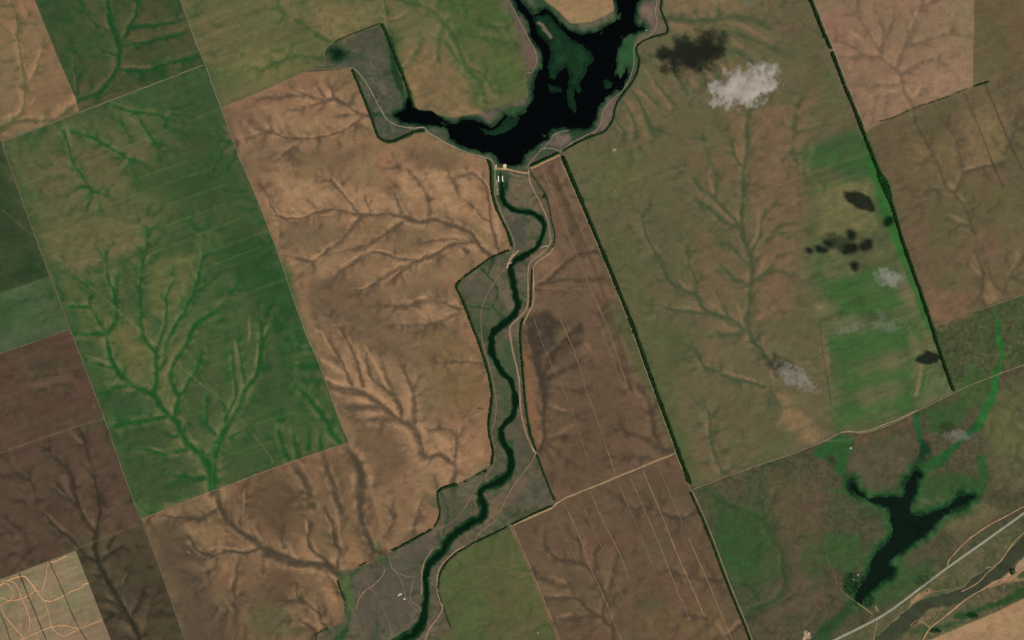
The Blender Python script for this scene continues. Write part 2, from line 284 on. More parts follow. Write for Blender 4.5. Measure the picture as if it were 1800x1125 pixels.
# ------------------------------------------------------------------ gullies and dry valleys: strength, half-width at the head, at the mouth, side twigs, points
GUL = '''
.8 1 3 4|19,0 29,27 33,75 39,115 44,149 44,171 40,192 24,211 0,229
.4 1 2 1|53,8 35,40
.5 1 3 1|75,83 62,125 50,145 44,165
.9 3 5 0|139,176 118,196 91,212 40,213 16,219 0,229
1 3 5 2|189,0 195,40 208,72 209,101 204,125 187,149 171,163 139,176
.9 2 3 1|245,0 232,40 211,72
.8 3 4 0|331,32 280,44 232,48
.7 4 3 0|333,56 267,72 213,77
.8 5 3 0|347,99 293,112 261,124 208,123
.6 1 3 0|147,21 165,40 189,53
.4 1 2 0|160,80 203,99
.6 1 2 0|130,91 135,172
.7 2 2 2|101,219 115,240 123,267 128,288 144,307 160,339
.8 3 2 1|117,229 155,240 187,256 227,280
.7 2 3 2|187,181 232,197 267,200 293,208
.6 2 3 1|240,200 256,227 272,251
.4 2 3 1|205,187 213,213 227,240
.8 1 3.5 3|259,408 257,440 251,467 245,507 248,547 248,573 256,600 272,619 275,648 275,675 269,691
.8 1 4 2|187,453 189,488 203,520 205,557 203,568 189,585
.7 4 3 0|208,477 205,509
.8 1 4 4|355,429 355,461 344,504 333,531 317,560 296,600 288,635 280,648
.7 1 3 1|307,488 293,520 292,560 288,581 280,600 272,617
.8 5 3 2|400,525 379,549 344,571 328,605 307,637 300,661 307,685 313,699 307,731
.7 4 3 1|357,608 347,648 328,675 315,696
.8 2 3 0|117,539 157,540
.6 1 2 0|160,501 157,536 171,560 184,584
.8 4 3 0|131,588 184,587
1 4 6 3|187,587 197,635 213,661 232,677 267,691 283,715 301,733 315,747 328,779 357,800 368,821 373,860
.9 6 9 0|345,790 362,812 372,838 374,866
.7 1 3 0|152,635 200,647
.7 4 3 0|173,699 197,683 221,677
.8 6 3 1|192,755 227,744 291,733
.7 2 4 1|240,787 280,795 307,795 331,787
.5 2 2 1|293,835 360,841
.5 1 3 0|288,763 317,768
.5 2 4 0|240,880 252,893 268,903
1 3 6 3|457,560 462,595 457,629 451,661 433,683 417,720 398,752 387,773 377,800 375,827 375,860
.6 1 2 0|478,573 465,595
.7 1 2 0|406,608 411,661 415,693 401,725 394,757
.6 1 2 0|419,595 426,648 431,675
.7 1 3 0|363,693 363,741 377,763
.6 1 2 0|385,693 398,723
.6 1 2 0|430,757 403,768
.9 4 5 1|520,680 531,688 558,720 574,741 585,763 598,779
.8 3 4 0|491,741 494,773 507,808
.7 2 3 0|515,752 523,805
.5 2 3 0|542,757 542,789
.6 2 3 0|563,757 563,789
.5 4 3 0|505,613 545,615
.5 3 2 0|515,643 555,645
.4 5 5 0|520,665 560,668
.7 1 2 2|510,152 531,165 569,176
.5 1 1.5 1|478,171 510,169 537,168
.7 1 1.5 1|555,149 562,160 569,171
.8 .8 1.2 1|574,147 585,160 587,173
.8 1.5 2 3|534,189 563,181 577,173 593,176 617,189 633,200 649,203
.4 1 3 2|499,197 534,189
.8 .8 1.6 2|473,213 481,232 499,240 531,244 563,241 598,232 625,216 638,203
.6 1 1 0|449,227 478,232
.5 2 3 2|417,248 455,238 475,231
.6 2 1 2|483,285 510,264 531,247
.4 1 2 0|585,205 633,201
.9 1 1.3 3|465,333 478,365 497,383 531,383 561,372 590,369 630,377 670,377 705,379 731,389 750,392
1 3 3.5 4|700,380 735,390 759,386 780,392 812,403 831,413 839,427 863,451
.7 2 1.3 1|579,315 598,336 627,371
.5 1.5 1.5 0|641,344 651,373
.6 2 1.6 1|694,330 694,344 705,373
.6 3 2 1|700,296 718,301 731,317 750,341 756,379
.5 4 2 1|713,296 735,320 751,347 756,379
.9 1.2 2 2|828,305 849,320 860,355 863,387 868,413 876,440
.7 1.2 1.6 1|812,349 833,365 849,384 863,389
.7 5 3 0|801,312 828,305
.4 3 2 0|807,347 801,315
.9 3 3 4|680,500 700,483 727,461 753,453 791,432 815,427 833,424
.5 2 2 2|735,429 780,421 828,423
1 2 4 0|807,429 823,443
.4 1.5 1.5 0|494,387 491,429
.7 1.5 4 2|502,451 521,453 547,459 577,440 603,419 622,395 633,381
.7 3 3 3|587,440 630,437 665,419 705,392
.8 3 1.6 3|590,477 617,467 643,445 670,444 702,455 734,456 750,448
.7 4 2.5 3|638,509 670,491 697,475 729,461
.7 4 2 2|670,536 723,539 750,528
.9 2 3.5 2|700,539 727,536 748,527 775,531 807,543
.6 3 3 3|700,573 767,568 807,549
.9 4 6 4|582,680 630,688 665,709 694,733 723,749 737,773 747,803
.9 4 4 3|737,779 745,803 759,803 775,801 791,813 799,816 800,832 793,851
.7 1.5 3 2|590,565 611,600 627,637 638,677
.7 1 3 2|566,581 587,613 606,648 617,677
.8 1.5 4 2|643,613 651,659 678,685 699,707 705,733
.5 2 4 1|667,621 678,659 695,695
.7 1.5 4 2|699,629 715,661 726,693 729,741
.6 1 3 1|711,667 724,688 727,747
.4 1 2 0|735,664 727,688
.5 3 3 1|577,619 606,648
.6 3 4 1|574,672 600,687 640,693
.7 4 6 1|606,717 640,715 670,717
.7 5 6 1|633,739 697,736
.7 1 2.5 3|748,755 788,755 803,771 801,800 799,813
.6 .8 2 1|817,747 807,768
.5 1 1 0|764,784 775,798
.5 3 2 1|770,637 820,637 847,639
.6 1 1 0|764,837 769,853
.7 2 2.5 2|283,905 341,912 379,897
1 4 7 5|379,862 387,892 409,924 443,948 465,966 510,982 550,992 577,996 595,1009
.7 8 8 0|465,972 500,984 540,994
.8 1.5 2 2|331,940 344,964 371,977 403,969 430,972 457,964
.8 1 3 2|545,916 542,950 550,969 566,980 577,992
.8 1.5 3 2|569,892 585,924 590,956 598,966 593,1001
.9 8 3 2|633,830 633,857 635,910 646,940 659,969
.7 1 2 1|681,889 691,916 678,942
.6 1.5 3 1|745,870 737,894 726,940
.5 1 2 1|430,865 422,921
.5 1 1 0|494,940 499,961
.6 3 4 2|422,977 414,1017 411,1065
.4 1 2 0|462,985 462,1009
.9 1 3 4|521,1028 523,1049 542,1062 561,1078 563,1092 571,1100
.6 1 1.5 1|510,1057 542,1060
.8 1 2 2|521,1086 537,1097 553,1108
.5 1 2 1|563,998 590,1030
.5 3 4 1|350,1012 377,998 380,982
.7 5 6 2|515,816 537,848 550,890
.7 4 6 2|566,797 585,853 600,900
.9 6 9 1|606,787 630,816 638,853
1 3 5 5|160,825 171,860 175,905 168,937 169,974 181,1006 203,1046 227,1086 245,1121
.8 4 4 3|120,836 136,884 152,918 168,937
.8 2 4 3|67,889 93,921 123,945 144,969 171,988
.6 4 3 1|91,841 120,873 136,892
.7 3 3 1|213,961 192,974 176,988
.6 3 3 0|205,932 189,961
.5 2 2 1|221,1012 205,1038
.7 4 4 2|256,1028 243,1065 229,1084
.5 3 3 1|269,1057 251,1116
.7 5 4 1|171,1052 200,1060 221,1086
.6 4 3 1|173,1073 208,1081 227,1092
.6 4 4 0|157,1012 181,1012
.4 2 3 1|51,830 64,884
.6 3 4 2|131,741 149,779 160,827
.6 4 4 2|88,795 120,829 131,856
.5 5 3 0|48,667 93,659 131,651
.5 5 3 0|53,688 115,675
.4 7 9 0|35,930 48,960 50,985
.8 3 2.5 2|1060,433 1049,440 1007,451 980,475 964,493 945,504
.6 3 2 2|1073,488 1020,493 988,491 960,500
.4 2 2 1|1033,504 967,509 940,507
.4 4 3 0|988,344 1020,344
1 9 3 4|939,560 937,571 940,613 948,653 956,685 956,720 956,747 957,773 948,795
.7 4 5 2|1012,576 988,603 969,629 953,659
.7 5 5 2|1020,637 988,653 959,667
.4 3 3 1|1015,688 961,677
.5 2 2 1|1015,763 967,773
.5 2 2 1|991,808 961,776
.4 2 2 0|972,813 956,784
.4 2 2 0|1012,733 964,715
.7 5 5 3|1111,667 1141,709 1151,760 1165,792
.6 5 5 0|1093,757 1138,773 1160,790
.5 5 5 0|1085,800 1138,805
.5 6 9 0|967,296 1000,372 1020,445
.4 7 7 0|1050,520 1080,600 1111,680
.9 3 3.5 4|956,958 980,982 1015,988 1041,1004 1052,1028 1065,1052 1060,1086 1076,1105 1079,1125
.7 3 3 1|1015,932 1020,958 1023,990
.7 4 3 1|1060,950 1047,974 1047,1001
.7 3 3 1|1081,985 1071,1046
.6 5 3 2|940,1012 975,1028 993,1030
.8 4 3 2|956,1052 1012,1052 1031,1070 1060,1086
.5 2 3 1|993,1009 1009,1046
.7 5 5 1|980,1089 1047,1084
.8 4 3.5 2|1087,873 1111,894 1138,892 1170,905 1199,912 1221,902
.8 4 5 1|1183,1009 1223,1017 1269,1022
.6 3 3 1|1098,1033 1077,1052 1066,1073
.5 4 4 1|1085,974 1071,1038
.6 6 3 0|1205,1078 1242,1089
1 2 3 1|1271,1121 1290,1110 1301,1100
.9 3 3.5 3|1325,188 1319,192 1314,221 1314,267 1307,293 1307,333 1303,397 1311,429 1319,451 1322,488 1317,533 1314,573 1325,600 1343,624 1359,645
.8 3 2 1|1282,235 1290,267 1303,293
.7 1.5 2 1|1245,275 1250,288 1258,309 1257,344
.8 3 3 2|1210,304 1234,331 1255,349 1285,379 1298,397
.8 4 4 2|1210,341 1250,368 1271,389 1301,400
.8 5 3 1|1277,427 1298,445 1317,467
.8 4 3 1|1263,461 1290,488 1317,501
.6 2 2 0|1341,379 1335,413 1322,440
.6 3 2 0|1354,411 1333,437
.7 4 2.5 0|1362,467 1325,493
.5 2 2 0|1341,445 1325,461
.9 2.5 4 4|1127,373 1135,411 1157,453 1175,491 1199,507 1221,517 1239,544 1263,555 1285,563 1306,577
.7 2 2.5 1|1205,424 1213,467 1223,493 1223,515
.5 2 2 0|1157,493 1178,495
.8 3 3 1|1155,536 1162,539 1199,547 1237,551
.4 1 2 0|1258,512 1277,555
.7 5 5 0|1250,587 1285,589 1311,581
.5 4 3 0|1263,560 1290,573
.9 2 4 2|1223,613 1237,643 1258,653 1282,665 1317,672 1343,680
.9 3 3 2|1237,709 1247,733 1250,773 1258,805 1271,829
.8 4 5 2|1170,29 1210,35 1242,37 1290,28 1322,33 1351,48
.5 4 5 1|1282,53 1317,67 1350,80
.5 4 4 1|1285,85 1317,101
.7 4 4 0|1141,133 1165,160 1183,181
.8 2 5 0|1111,157 1127,184 1138,211 1146,230
.7 2 4 0|1098,181 1114,213 1119,240
.7 2 4 0|1082,208 1098,235
.7 4 4 0|1178,112 1199,149 1215,173
.6 4 4 0|1125,91 1157,99 1170,110
.7 3 4 0|1130,160 1162,192
.5 4 4 0|1178,51 1199,67
.4 3 4 0|1237,248 1247,288
.5 4 4 0|1400,190 1397,213 1394,267
.6 4 4 0|1230,120 1240,140
.8 2 3 2|1541,27 1552,53 1549,93
.7 2 3 2|1501,21 1520,48 1539,77 1548,91
.9 3 3 4|1469,72 1499,83 1520,99 1549,103 1573,120 1584,131 1589,157 1603,181 1605,190
.6 3 4 0|1475,99 1500,101 1520,99
.8 1.5 2 2|1640,0 1619,16 1603,51 1592,80 1579,107 1576,120
.6 4 3 1|1571,5 1571,32 1557,64
.6 1 2 1|1651,99 1613,112 1587,128
.5 2 3 1|1677,51 1640,68 1613,77 1595,78
.6 6 2 0|1515,152 1584,149
.5 4 2 0|1539,171 1587,163
.4 1 2 0|1624,160 1605,176
.8 2 3 3|1605,189 1613,224 1635,261 1651,296 1664,331 1680,341 1699,373 1712,413 1720,453 1728,480 1723,520
.6 4 2 1|1661,221 1680,245 1688,280 1691,307 1680,336
.8 2 2 1|1768,280 1741,291 1704,301 1691,308
.5 3 2 0|1635,333 1664,333
.4 5 3 0|1683,395 1709,395
.6 2 4 0|1733,461 1747,501 1765,512
.6 3 3 0|1800,451 1773,491 1763,515
.5 3 3 0|1768,440 1773,470
.7 4 4 1|1787,187 1784,227 1768,267
.8 5 4 0|1242,860 1277,886 1317,902 1346,921 1359,950 1375,969
1 3 4 0|1375,969 1375,998 1381,1025 1365,1054 1330,1070 1311,1086
.8 2 3 0|1285,1022 1317,1033 1333,1054
.5 4 4 0|821,300 824,312
.6 1.5 1.5 0|927,380 937,360 957,346
.5 3 5 1|810,15 780,45 770,90
.6 3 3 1|770,60 810,110 845,130 868,160
.7 3 4 1|700,0 760,20 800,70 818,115 846,150 852,178
.7 2 3 1|845,43 880,48 899,42
.6 3 3 0|830,62 870,70 905,75
.9 2 2 1|676,0 682,30 684,55 689,72
.4 1 2 0|741,80 727,100 718,115 703,121
.7 2 3 1|500,25 540,48 560,65 584,78
.8 2 3 1|455,125 480,112 510,100 540,99 565,101
'''
# ------------------------------------------------------------------ patches with a colour of their own: strength, softness, warp, colour, points
PATCH = '''
.6 14 w 88,72,54|440,860 500,840 540,870 520,930 470,900
.6 14 w 86,70,52|560,840 620,830 625,900 590,930 560,890
.55 16 w 92,78,58|420,1040 480,1020 520,1060 500,1110 430,1100
.5 16 w 98,80,60|480,200 540,260 620,270 600,300 500,290
.5 16 w 100,82,62|700,250 780,265 830,290 800,305 720,290
.5 14 w 96,80,60|660,420 740,410 760,430 680,470
.5 16 w 100,84,62|690,500 780,490 800,520 720,530
.8 9 w 56,49,40|930,585 948,575 962,600 968,660 966,700 952,705 944,660 936,620
.7 8 w 60,52,42|960,610 1005,585 1020,572 1024,582 990,612 965,640
.7 8 w 60,52,42|965,655 1000,640 1030,630 1032,640 1000,655 970,672
.55 18 w 92,87,62|1380,220 1418,240 1422,300 1430,420 1440,560 1462,700 1466,768 1440,765 1380,400
.4 14 w 92,87,62|1400,225 1500,205 1515,232 1450,252 1405,262
.5 18 w 82,84,56|1480,380 1560,400 1580,460 1500,470
.4 14 w 84,86,58|1450,250 1470,300 1500,360 1440,370
.6 12 w 66,90,50|765,0 800,0 830,90 860,170 850,190 825,150 790,80
.5 14 w 112,102,70|705,60 760,40 800,120 825,180 780,195 735,180
.5 8 w 56,84,46|800,60 850,50 900,70 900,50 850,38 810,40
.7 26 w 84,72,56|255,925 300,910 330,940 350,1000 400,1080 420,1125 330,1125 290,1010
.6 9 w 74,68,54|340,945 372,985 352,1012 330,1000 322,960
.75 8 w 76,70,57|455,955 500,975 560,990 598,1000 600,1012 560,1004 500,992 455,978
.5 14 w 68,60,46|150,985 200,1000 260,1040 240,1090 180,1060
.5 20 w 90,90,60|1730,700 1800,660 1800,860 1740,850
.6 10 w 30,60,34|1490,1060 1500,1072 1470,1100 1440,1122 1430,1120 1462,1092
.5 14 w 80,92,54|880,100 915,100 925,160 880,180 850,130
.75 40 w 80,86,56|10,255 150,205 260,200 330,300 280,400 130,500 80,460 30,330
.5 34 w 92,92,60|60,290 200,260 230,330 120,420 70,400
.4 30 w 52,74,46|250,180 370,130 400,200 440,300 380,340 280,300
.85 13 w 52,46,38|925,560 960,545 992,568 975,600 1002,590 1022,602 975,640 970,705 950,708 938,660 925,600
.5 16 w 70,80,56|940,40 1040,50 1040,120 1000,190 980,130 950,80
.6 12 w 70,78,54|808,500 870,500 905,560 860,590 826,560
.5 12 w 72,80,56|870,590 912,600 915,700 880,700 866,640
.5 12 w 78,76,60|880,720 930,740 940,800 905,830 900,770
.5 10 w 70,76,56|735,870 800,870 830,900 790,930 770,900
.45 10 w 112,94,74|700,940 780,930 760,960 690,985
.5 12 w 64,78,50|690,60 715,130 725,180 705,190 690,150 676,80
.5 10 w 74,74,58|630,60 665,50 680,90 640,90 615,80
.85 7 w 14,38,24|574,82 590,78 600,88 618,92 612,100 600,112 584,106 588,98 576,92
.5 10 w 40,62,40|600,92 640,96 650,104 620,110 600,108
.7 12 w 34,66,38|1484,1008 1505,1004 1510,1030 1500,1046 1484,1040
.7 10 w 34,68,42|1518,1045 1534,1040 1538,1060 1524,1070 1515,1064
.55 8 w 60,80,50|1600,1012 1632,1010 1630,1030 1605,1030
.75 24 w 94,76,58|960,640 1080,620 1140,740 1150,800 1000,860 960,830
.5 18 w 116,90,74|1060,500 1100,560 1140,660 1180,760 1150,740 1080,600
.8 24 w 104,86,64|560,560 660,530 730,560 820,570 800,640 720,640 640,620 580,600
.8 22 w 98,80,60|545,490 600,480 680,520 640,560 560,560
.7 20 w 112,94,68|720,600 800,600 840,660 800,720 740,740 720,660
.7 20 w 108,92,68|480,395 570,390 640,410 560,440 500,440
.7 16 w 108,90,64|640,400 720,400 740,440 650,440
.6 16 w 116,92,70|400,190 450,180 480,230 450,300 410,240
.7 16 w 104,84,62|620,700 700,760 720,820 650,870 620,800
.6 12 w 160,126,92|700,305 790,300 850,340 800,380 760,370 700,340
.6 12 w 156,122,88|490,340 560,340 610,366 560,368 500,378
.6 10 w 158,122,90|595,330 640,320 700,350 690,372 640,370
.7 14 w 96,94,58|160,560 200,560 260,640 260,680 215,660 180,600
.6 14 w 94,96,58|255,460 350,440 345,500 300,560 262,560
.7 14 w 100,96,58|285,690 320,640 330,600 310,600 285,640
.7 10 w 102,98,60|275,705 300,690 308,720 290,728
.7 8 w 106,102,62|400,750 410,730 430,690 445,660 452,665 430,712 408,745
.6 14 w 44,76,40|440,440 510,470 540,600 580,700 520,690 470,600
.6 14 w 46,74,42|180,740 290,740 280,780 200,790
.6 16 w 74,86,52|1060,560 1110,640 1150,720 1200,820 1240,850 1200,760 1140,620 1090,520
.5 20 w 94,88,58|1230,700 1350,720 1340,800 1260,800
.55 14 w 92,86,60|400,250 330,290 200,330 90,360 60,330 50,290 120,260
.6 16 w 98,94,62|60,400 140,390 260,380 250,430 130,470 95,470
.55 7 w 110,100,68|130,460 252,413 254,426 190,454 138,476
.4 6 w 96,96,62|150,485 200,470 245,450 247,463 190,483 158,497
.5 18 w 50,76,42|210,300 300,260 400,240 430,330 330,350 240,340
.6 18 w 44,72,40|390,420 470,420 520,560 500,640 420,500
.4 12 w 78,90,50|100,480 160,510 200,560 260,650 200,640 140,570
.6 14 w 102,98,60|205,560 268,560 262,600 270,650 240,640 215,600
.6 12 w 48,76,46|185,700 290,690 300,725 240,740 200,735
.6 16 w 56,74,46|200,750 300,750 330,800 360,850 280,890 240,880
.5 12 w 52,76,44|480,620 540,660 560,710 500,740 450,700
.5 18 w 146,116,84|470,190 560,200 620,210 600,230 520,238 480,225
.6 14 w 150,120,88|480,300 560,320 600,350 620,368 560,366 500,378 480,350
.5 30 w 116,90,70|395,200 440,195 440,260 420,300
.5 16 w 112,92,70|440,240 520,260 480,300 450,320
.5 22 w 102,84,64|540,480 640,520 650,560 560,560 530,520
.55 26 w 104,86,66|560,560 600,520 720,560 700,620 620,600
.5 20 w 116,94,66|650,400 700,400 760,450 700,470 640,460
.5 18 w 120,96,68|560,600 640,600 680,680 600,660
.5 10 w 160,124,90|770,350 830,350 880,400 890,430 840,400 800,370
.55 12 w 150,118,86|700,340 750,350 740,375 700,370
.5 20 w 112,90,60|760,580 840,620 850,700 800,740 760,680
.5 14 w 152,116,84|745,790 790,760 850,760 860,800 810,840 770,830
.6 8 w 140,110,84|735,535 760,528 790,545 770,565 740,556
.5 14 w 90,74,56|560,660 640,670 680,720 620,745 580,700
.5 25 w 92,76,56|460,830 530,830 560,900 500,930 440,900
.6 12 w 132,106,76|330,920 390,920 410,950 370,970 340,960
.5 8 w 126,102,76|290,885 380,868 378,885 330,905 290,900
.6 8 w 128,104,76|380,985 410,985 412,1005 388,1015 376,1000
.55 12 w 150,112,80|600,1040 560,1010 570,1060 590,1090
.5 12 w 152,116,84|420,960 520,930 560,970 510,970 460,955
.55 14 w 90,86,60|430,1080 500,1060 540,1120 450,1125
.6 16 w 86,70,52|480,880 520,870 530,1000 500,1060 470,1050
.5 12 w 140,108,76|610,930 650,990 600,1000 595,950
.6 10 w 128,92,62|918,620 932,610 945,690 955,760 945,785 930,750 922,690
.45 22 w 114,92,70|985,300 1010,350 1050,440 1090,540 1060,520 1010,430
.4 12 w 128,102,76|940,440 990,440 960,500 942,520
.6 8 w 66,58,48|932,575 955,565 965,600 960,660 945,670 936,620
.4 18 w 80,70,54|960,560 1020,580 1010,650 970,650
.35 30 w 92,72,56|960,800 1080,700 1120,800 1000,850
.5 18 w 104,86,60|1130,1080 1260,1050 1290,1120 1140,1120
.5 18 w 116,96,70|930,1020 1000,1020 1010,1050 950,1045
.6 26 w 112,90,68|1280,180 1420,180 1410,400 1390,560 1330,560 1330,400 1300,300
.5 22 w 106,90,64|1200,400 1290,440 1300,560 1250,540 1210,480
.6 24 w 82,88,54|1060,400 1110,520 1150,640 1200,760 1160,600 1110,450
.5 20 w 92,92,58|1030,270 1130,270 1120,350 1060,350
.5 14 w 78,84,54|1170,580 1230,590 1220,640 1170,640
.55 14 w 118,102,68|1370,690 1400,700 1430,770 1400,780 1380,740
.5 14 w 132,108,78|1378,705 1400,715 1440,752 1448,768 1425,776 1400,750 1372,745
.6 8 w 136,104,80|1357,640 1363,680 1378,702 1368,702 1355,675
.45 16 w 48,84,46|1410,255 1500,228 1524,245 1545,310 1500,300 1420,290 1400,280
.6 4 s 44,98,42|1520,240 1548,300 1555,340 1600,470 1640,580 1632,590 1590,480 1548,370 1530,300
.5 14 w 52,90,44|1440,490 1560,470 1590,540 1480,560
.5 14 w 56,90,46|1450,600 1620,560 1620,600 1480,640
.5 12 w 56,92,46|1470,660 1600,640 1600,670 1480,690
.5 14 w 58,92,46|1470,720 1600,690 1600,715 1480,745
.5 14 w 112,104,68|1440,330 1530,320 1540,400 1440,420
.6 8 w 130,110,78|1432,535 1450,530 1446,550 1434,548
.7 2 s 122,104,74|1618,640 1624,640 1616,690 1608,697 1612,670
.6 4 s 48,88,44|1628,645 1630,660 1622,690 1616,690 1622,660
.5 10 w 120,108,74|1595,570 1614,600 1620,640 1605,620
.5 6 w 122,100,70|1442,585 1455,600 1455,655 1445,670 1440,620
.5 4 w 96,84,62|1400,250 1408,330 1415,400 1407,400 1398,330
.5 18 w 116,96,66|1590,250 1640,250 1700,260 1720,280 1690,300 1610,300
.5 14 w 122,104,72|1690,190 1760,190 1770,270 1730,290 1700,260
.5 16 w 84,78,54|1620,210 1680,180 1680,220 1640,240
.6 16 w 116,88,68|1640,500 1720,520 1700,555 1640,570 1620,510
.7 6 w 124,100,72|1728,498 1742,492 1757,510 1750,534 1735,532 1726,515
.5 16 w 92,88,56|1740,330 1790,330 1790,440 1760,420
.7 12 w 42,76,40|1262,900 1330,900 1350,950 1330,1000 1300,1020 1270,980 1255,930
.5 16 w 58,80,46|1240,870 1310,880 1360,930 1380,1000 1340,1040 1280,1030
.4 24 w 96,80,60|1340,830 1440,850 1440,980 1400,1010 1370,930
.6 12 w 54,84,44|1450,940 1510,940 1520,980 1490,1010 1450,990
.4 16 w 58,82,46|1420,940 1440,960 1450,1040 1420,1060 1405,1000
.6 9 w 92,74,58|1400,860 1430,880 1420,900 1400,890
.5 8 w 104,80,62|1500,768 1560,755 1600,735 1600,740 1560,765 1505,782
.4 20 w 88,82,62|1500,790 1590,770 1590,850 1530,870 1500,840
.7 6 w 42,84,42|1434,790 1480,762 1500,768 1503,785 1492,800 1487,830 1470,833 1457,815 1432,800
.6 4 w 56,50,38|1452,803 1466,800 1472,815 1462,818
.7 10 w 48,84,44|1560,890 1600,870 1590,1000 1530,1040 1520,1000 1555,960 1565,930
.6 9 w 50,82,44|1615,850 1660,830 1720,840 1730,860 1700,890 1650,930 1610,950 1620,890
.5 6 w 98,88,72|1612,868 1640,880 1650,872 1665,880 1655,890 1620,884
.6 12 w 104,98,66|1670,900 1730,880 1760,900 1700,940 1660,930
.5 14 w 94,86,62|1670,930 1760,890 1790,890 1720,940 1680,970
.7 6 w 118,96,84|1556,984 1572,982 1575,992 1565,998 1557,996
.6 10 w 56,82,46|1560,1000 1640,990 1650,1010 1600,1040 1550,1070 1520,1060
.5 8 w 112,90,70|1640,990 1655,983 1650,1000 1642,1003
.6 12 w 44,72,42|1420,1130 1445,1105 1470,1085 1487,1062 1500,1058 1500,1072 1480,1098 1450,1130
.5 10 w 92,76,60|1380,1000 1440,1020 1460,1060 1400,1080 1340,1090
.5 12 w 60,88,46|1700,640 1750,660 1740,700 1690,740 1680,700
.5 14 w 96,96,60|1730,740 1790,700 1800,800 1750,800
.6 10 w 52,84,44|1625,720 1700,700 1690,750 1640,760
.7 3 s 34,78,36|1549,304 1559,315 1568,341 1569,362 1562,358 1553,330 1544,306
.7 5 w 42,70,44|640,995 600,1010 604,1050 612,1085 600,1110 585,1125 606,1125 618,1090 614,1050 622,1010
.8 3 w 34,82,38|662,952 668,955 672,985 664,987 660,975
.6 6 w 86,100,56|600,1008 612,1000 625,1060 612,1080 608,1050
.7 10 w 84,78,66|620,1020 700,985 745,990 740,1040 720,1090 660,1120 630,1100 625,1060
.7 10 w 86,79,67|705,965 750,940 770,945 755,975 735,990 705,985
.5 12 w 82,80,66|890,820 920,810 965,870 960,885 900,890 880,880
.6 8 w 68,72,62|893,385 920,390 925,415 910,435 903,420
.5 6 w 124,102,76|925,365 945,372 960,350 945,340 930,355
.5 6 w 82,88,58|930,395 950,400 945,420 930,425
.6 8 w 62,78,52|886,595 905,600 912,640 905,665 895,655 885,630
.6 5 w 60,80,50|885,690 893,680 895,720 887,733 884,715
.8 4 w 44,72,42|892,770 903,775 905,795 897,800 890,785
.7 6 w 86,82,66|815,500 850,480 870,500 870,530 830,530 818,520
.5 6 w 104,92,72|868,470 890,470 890,500 905,545 890,545 875,520
.5 8 w 52,68,46|827,560 850,565 862,590 850,600
.5 10 w 108,88,72|885,840 940,830 900,880 870,905 860,900
.5 10 w 122,96,72|866,890 890,890 870,910 850,920 860,900
.6 4 w 60,78,50|860,300 880,296 895,310 893,325 880,345 866,340
.8 3 w 40,68,42|887,310 897,310 890,335 884,345 884,320
.5 10 w 112,94,74|895,310 925,305 945,340 940,370 900,365
.6 7 w 110,90,80|1060,170 1090,165 1085,185 1070,215 1055,225 1045,220 1055,195
.6 7 w 118,98,86|968,230 1005,225 1000,245 985,255 965,258 955,262
.8 5 w 44,66,48|1008,225 1045,222 1040,238 1010,248 1005,240
.7 6 w 60,70,54|935,272 960,255 985,260 980,268 945,278
.6 6 w 118,98,86|1120,10 1150,5 1150,25 1140,50 1120,40
.8 6 w 40,80,44|1084,80 1105,62 1122,58 1118,80 1118,110 1108,130 1098,150 1085,140 1083,100
.7 5 w 100,92,78|740,222 780,222 785,232 765,232
.8 6 w 42,78,42|863,225 885,195 930,180 938,190 918,210 890,212
.9 5 w 98,86,76|838,200 865,197 868,208 850,217 836,212
.8 5 w 48,74,46|922,5 950,0 970,20 960,30 940,20
.7 5 w 100,86,74|927,0 935,0 945,18 940,22 932,12
.8 6 w 100,84,72|885,0 903,0 925,35 945,75 950,90 945,110 930,128 926,115 918,70 905,35
.7 8 w 86,82,60|740,150 800,100 760,200 730,185
.6 18 w 62,86,46|770,0 880,0 910,80 870,90 800,60
.5 14 w 74,92,50|820,90 900,80 920,150 860,165 830,130
.6 16 w 122,100,70|720,60 790,100 830,160 820,195 760,200 730,180 700,100
.6 12 w 134,108,74|700,105 730,150 740,180 728,185 705,130
.6 10 w 132,106,76|770,195 840,190 850,200 800,206
.5 16 w 118,104,70|540,0 660,10 660,35 580,60 540,40
.5 18 w 106,104,62|430,80 520,90 540,120 440,150 410,120
.5 10 w 126,106,72|590,78 600,70 620,60 560,40 570,65
.6 14 w 42,72,40|575,85 600,80 612,95 600,112 585,105
.9 7 w 8,28,17|582,86 597,87 606,97 600,106 588,102
.5 8 w 104,92,72|1110,40 1190,30 1240,50 1230,60 1160,58
.6 16 w 120,100,72|1165,0 1300,0 1310,22 1240,32 1180,25
.5 12 w 112,100,64|1180,45 1260,50 1240,70 1200,60
.4 14 w 114,100,66|1280,100 1330,120 1280,140
.6 12 w 138,108,72|1150,140 1170,160 1180,180 1160,165
.5 12 w 120,102,66|1110,180 1125,210 1135,240 1120,240 1105,200
.5 7 w 44,52,40|1283,84 1290,84
.5 20 w 118,94,76|1440,30 1480,100 1530,200 1500,190 1450,90
.4 16 w 128,112,80|1650,0 1700,0 1700,90 1660,60
.5 20 w 144,114,90|1620,120 1700,100 1700,150 1630,170
.5 10 w 48,82,44|0,215 15,212 30,212 12,226 0,235
.7 6 w 142,110,80|110,178 132,176 105,205 70,212 45,208 90,200
.6 7 w 140,110,82|46,145 52,142 58,110 72,82 68,82 55,115
'''

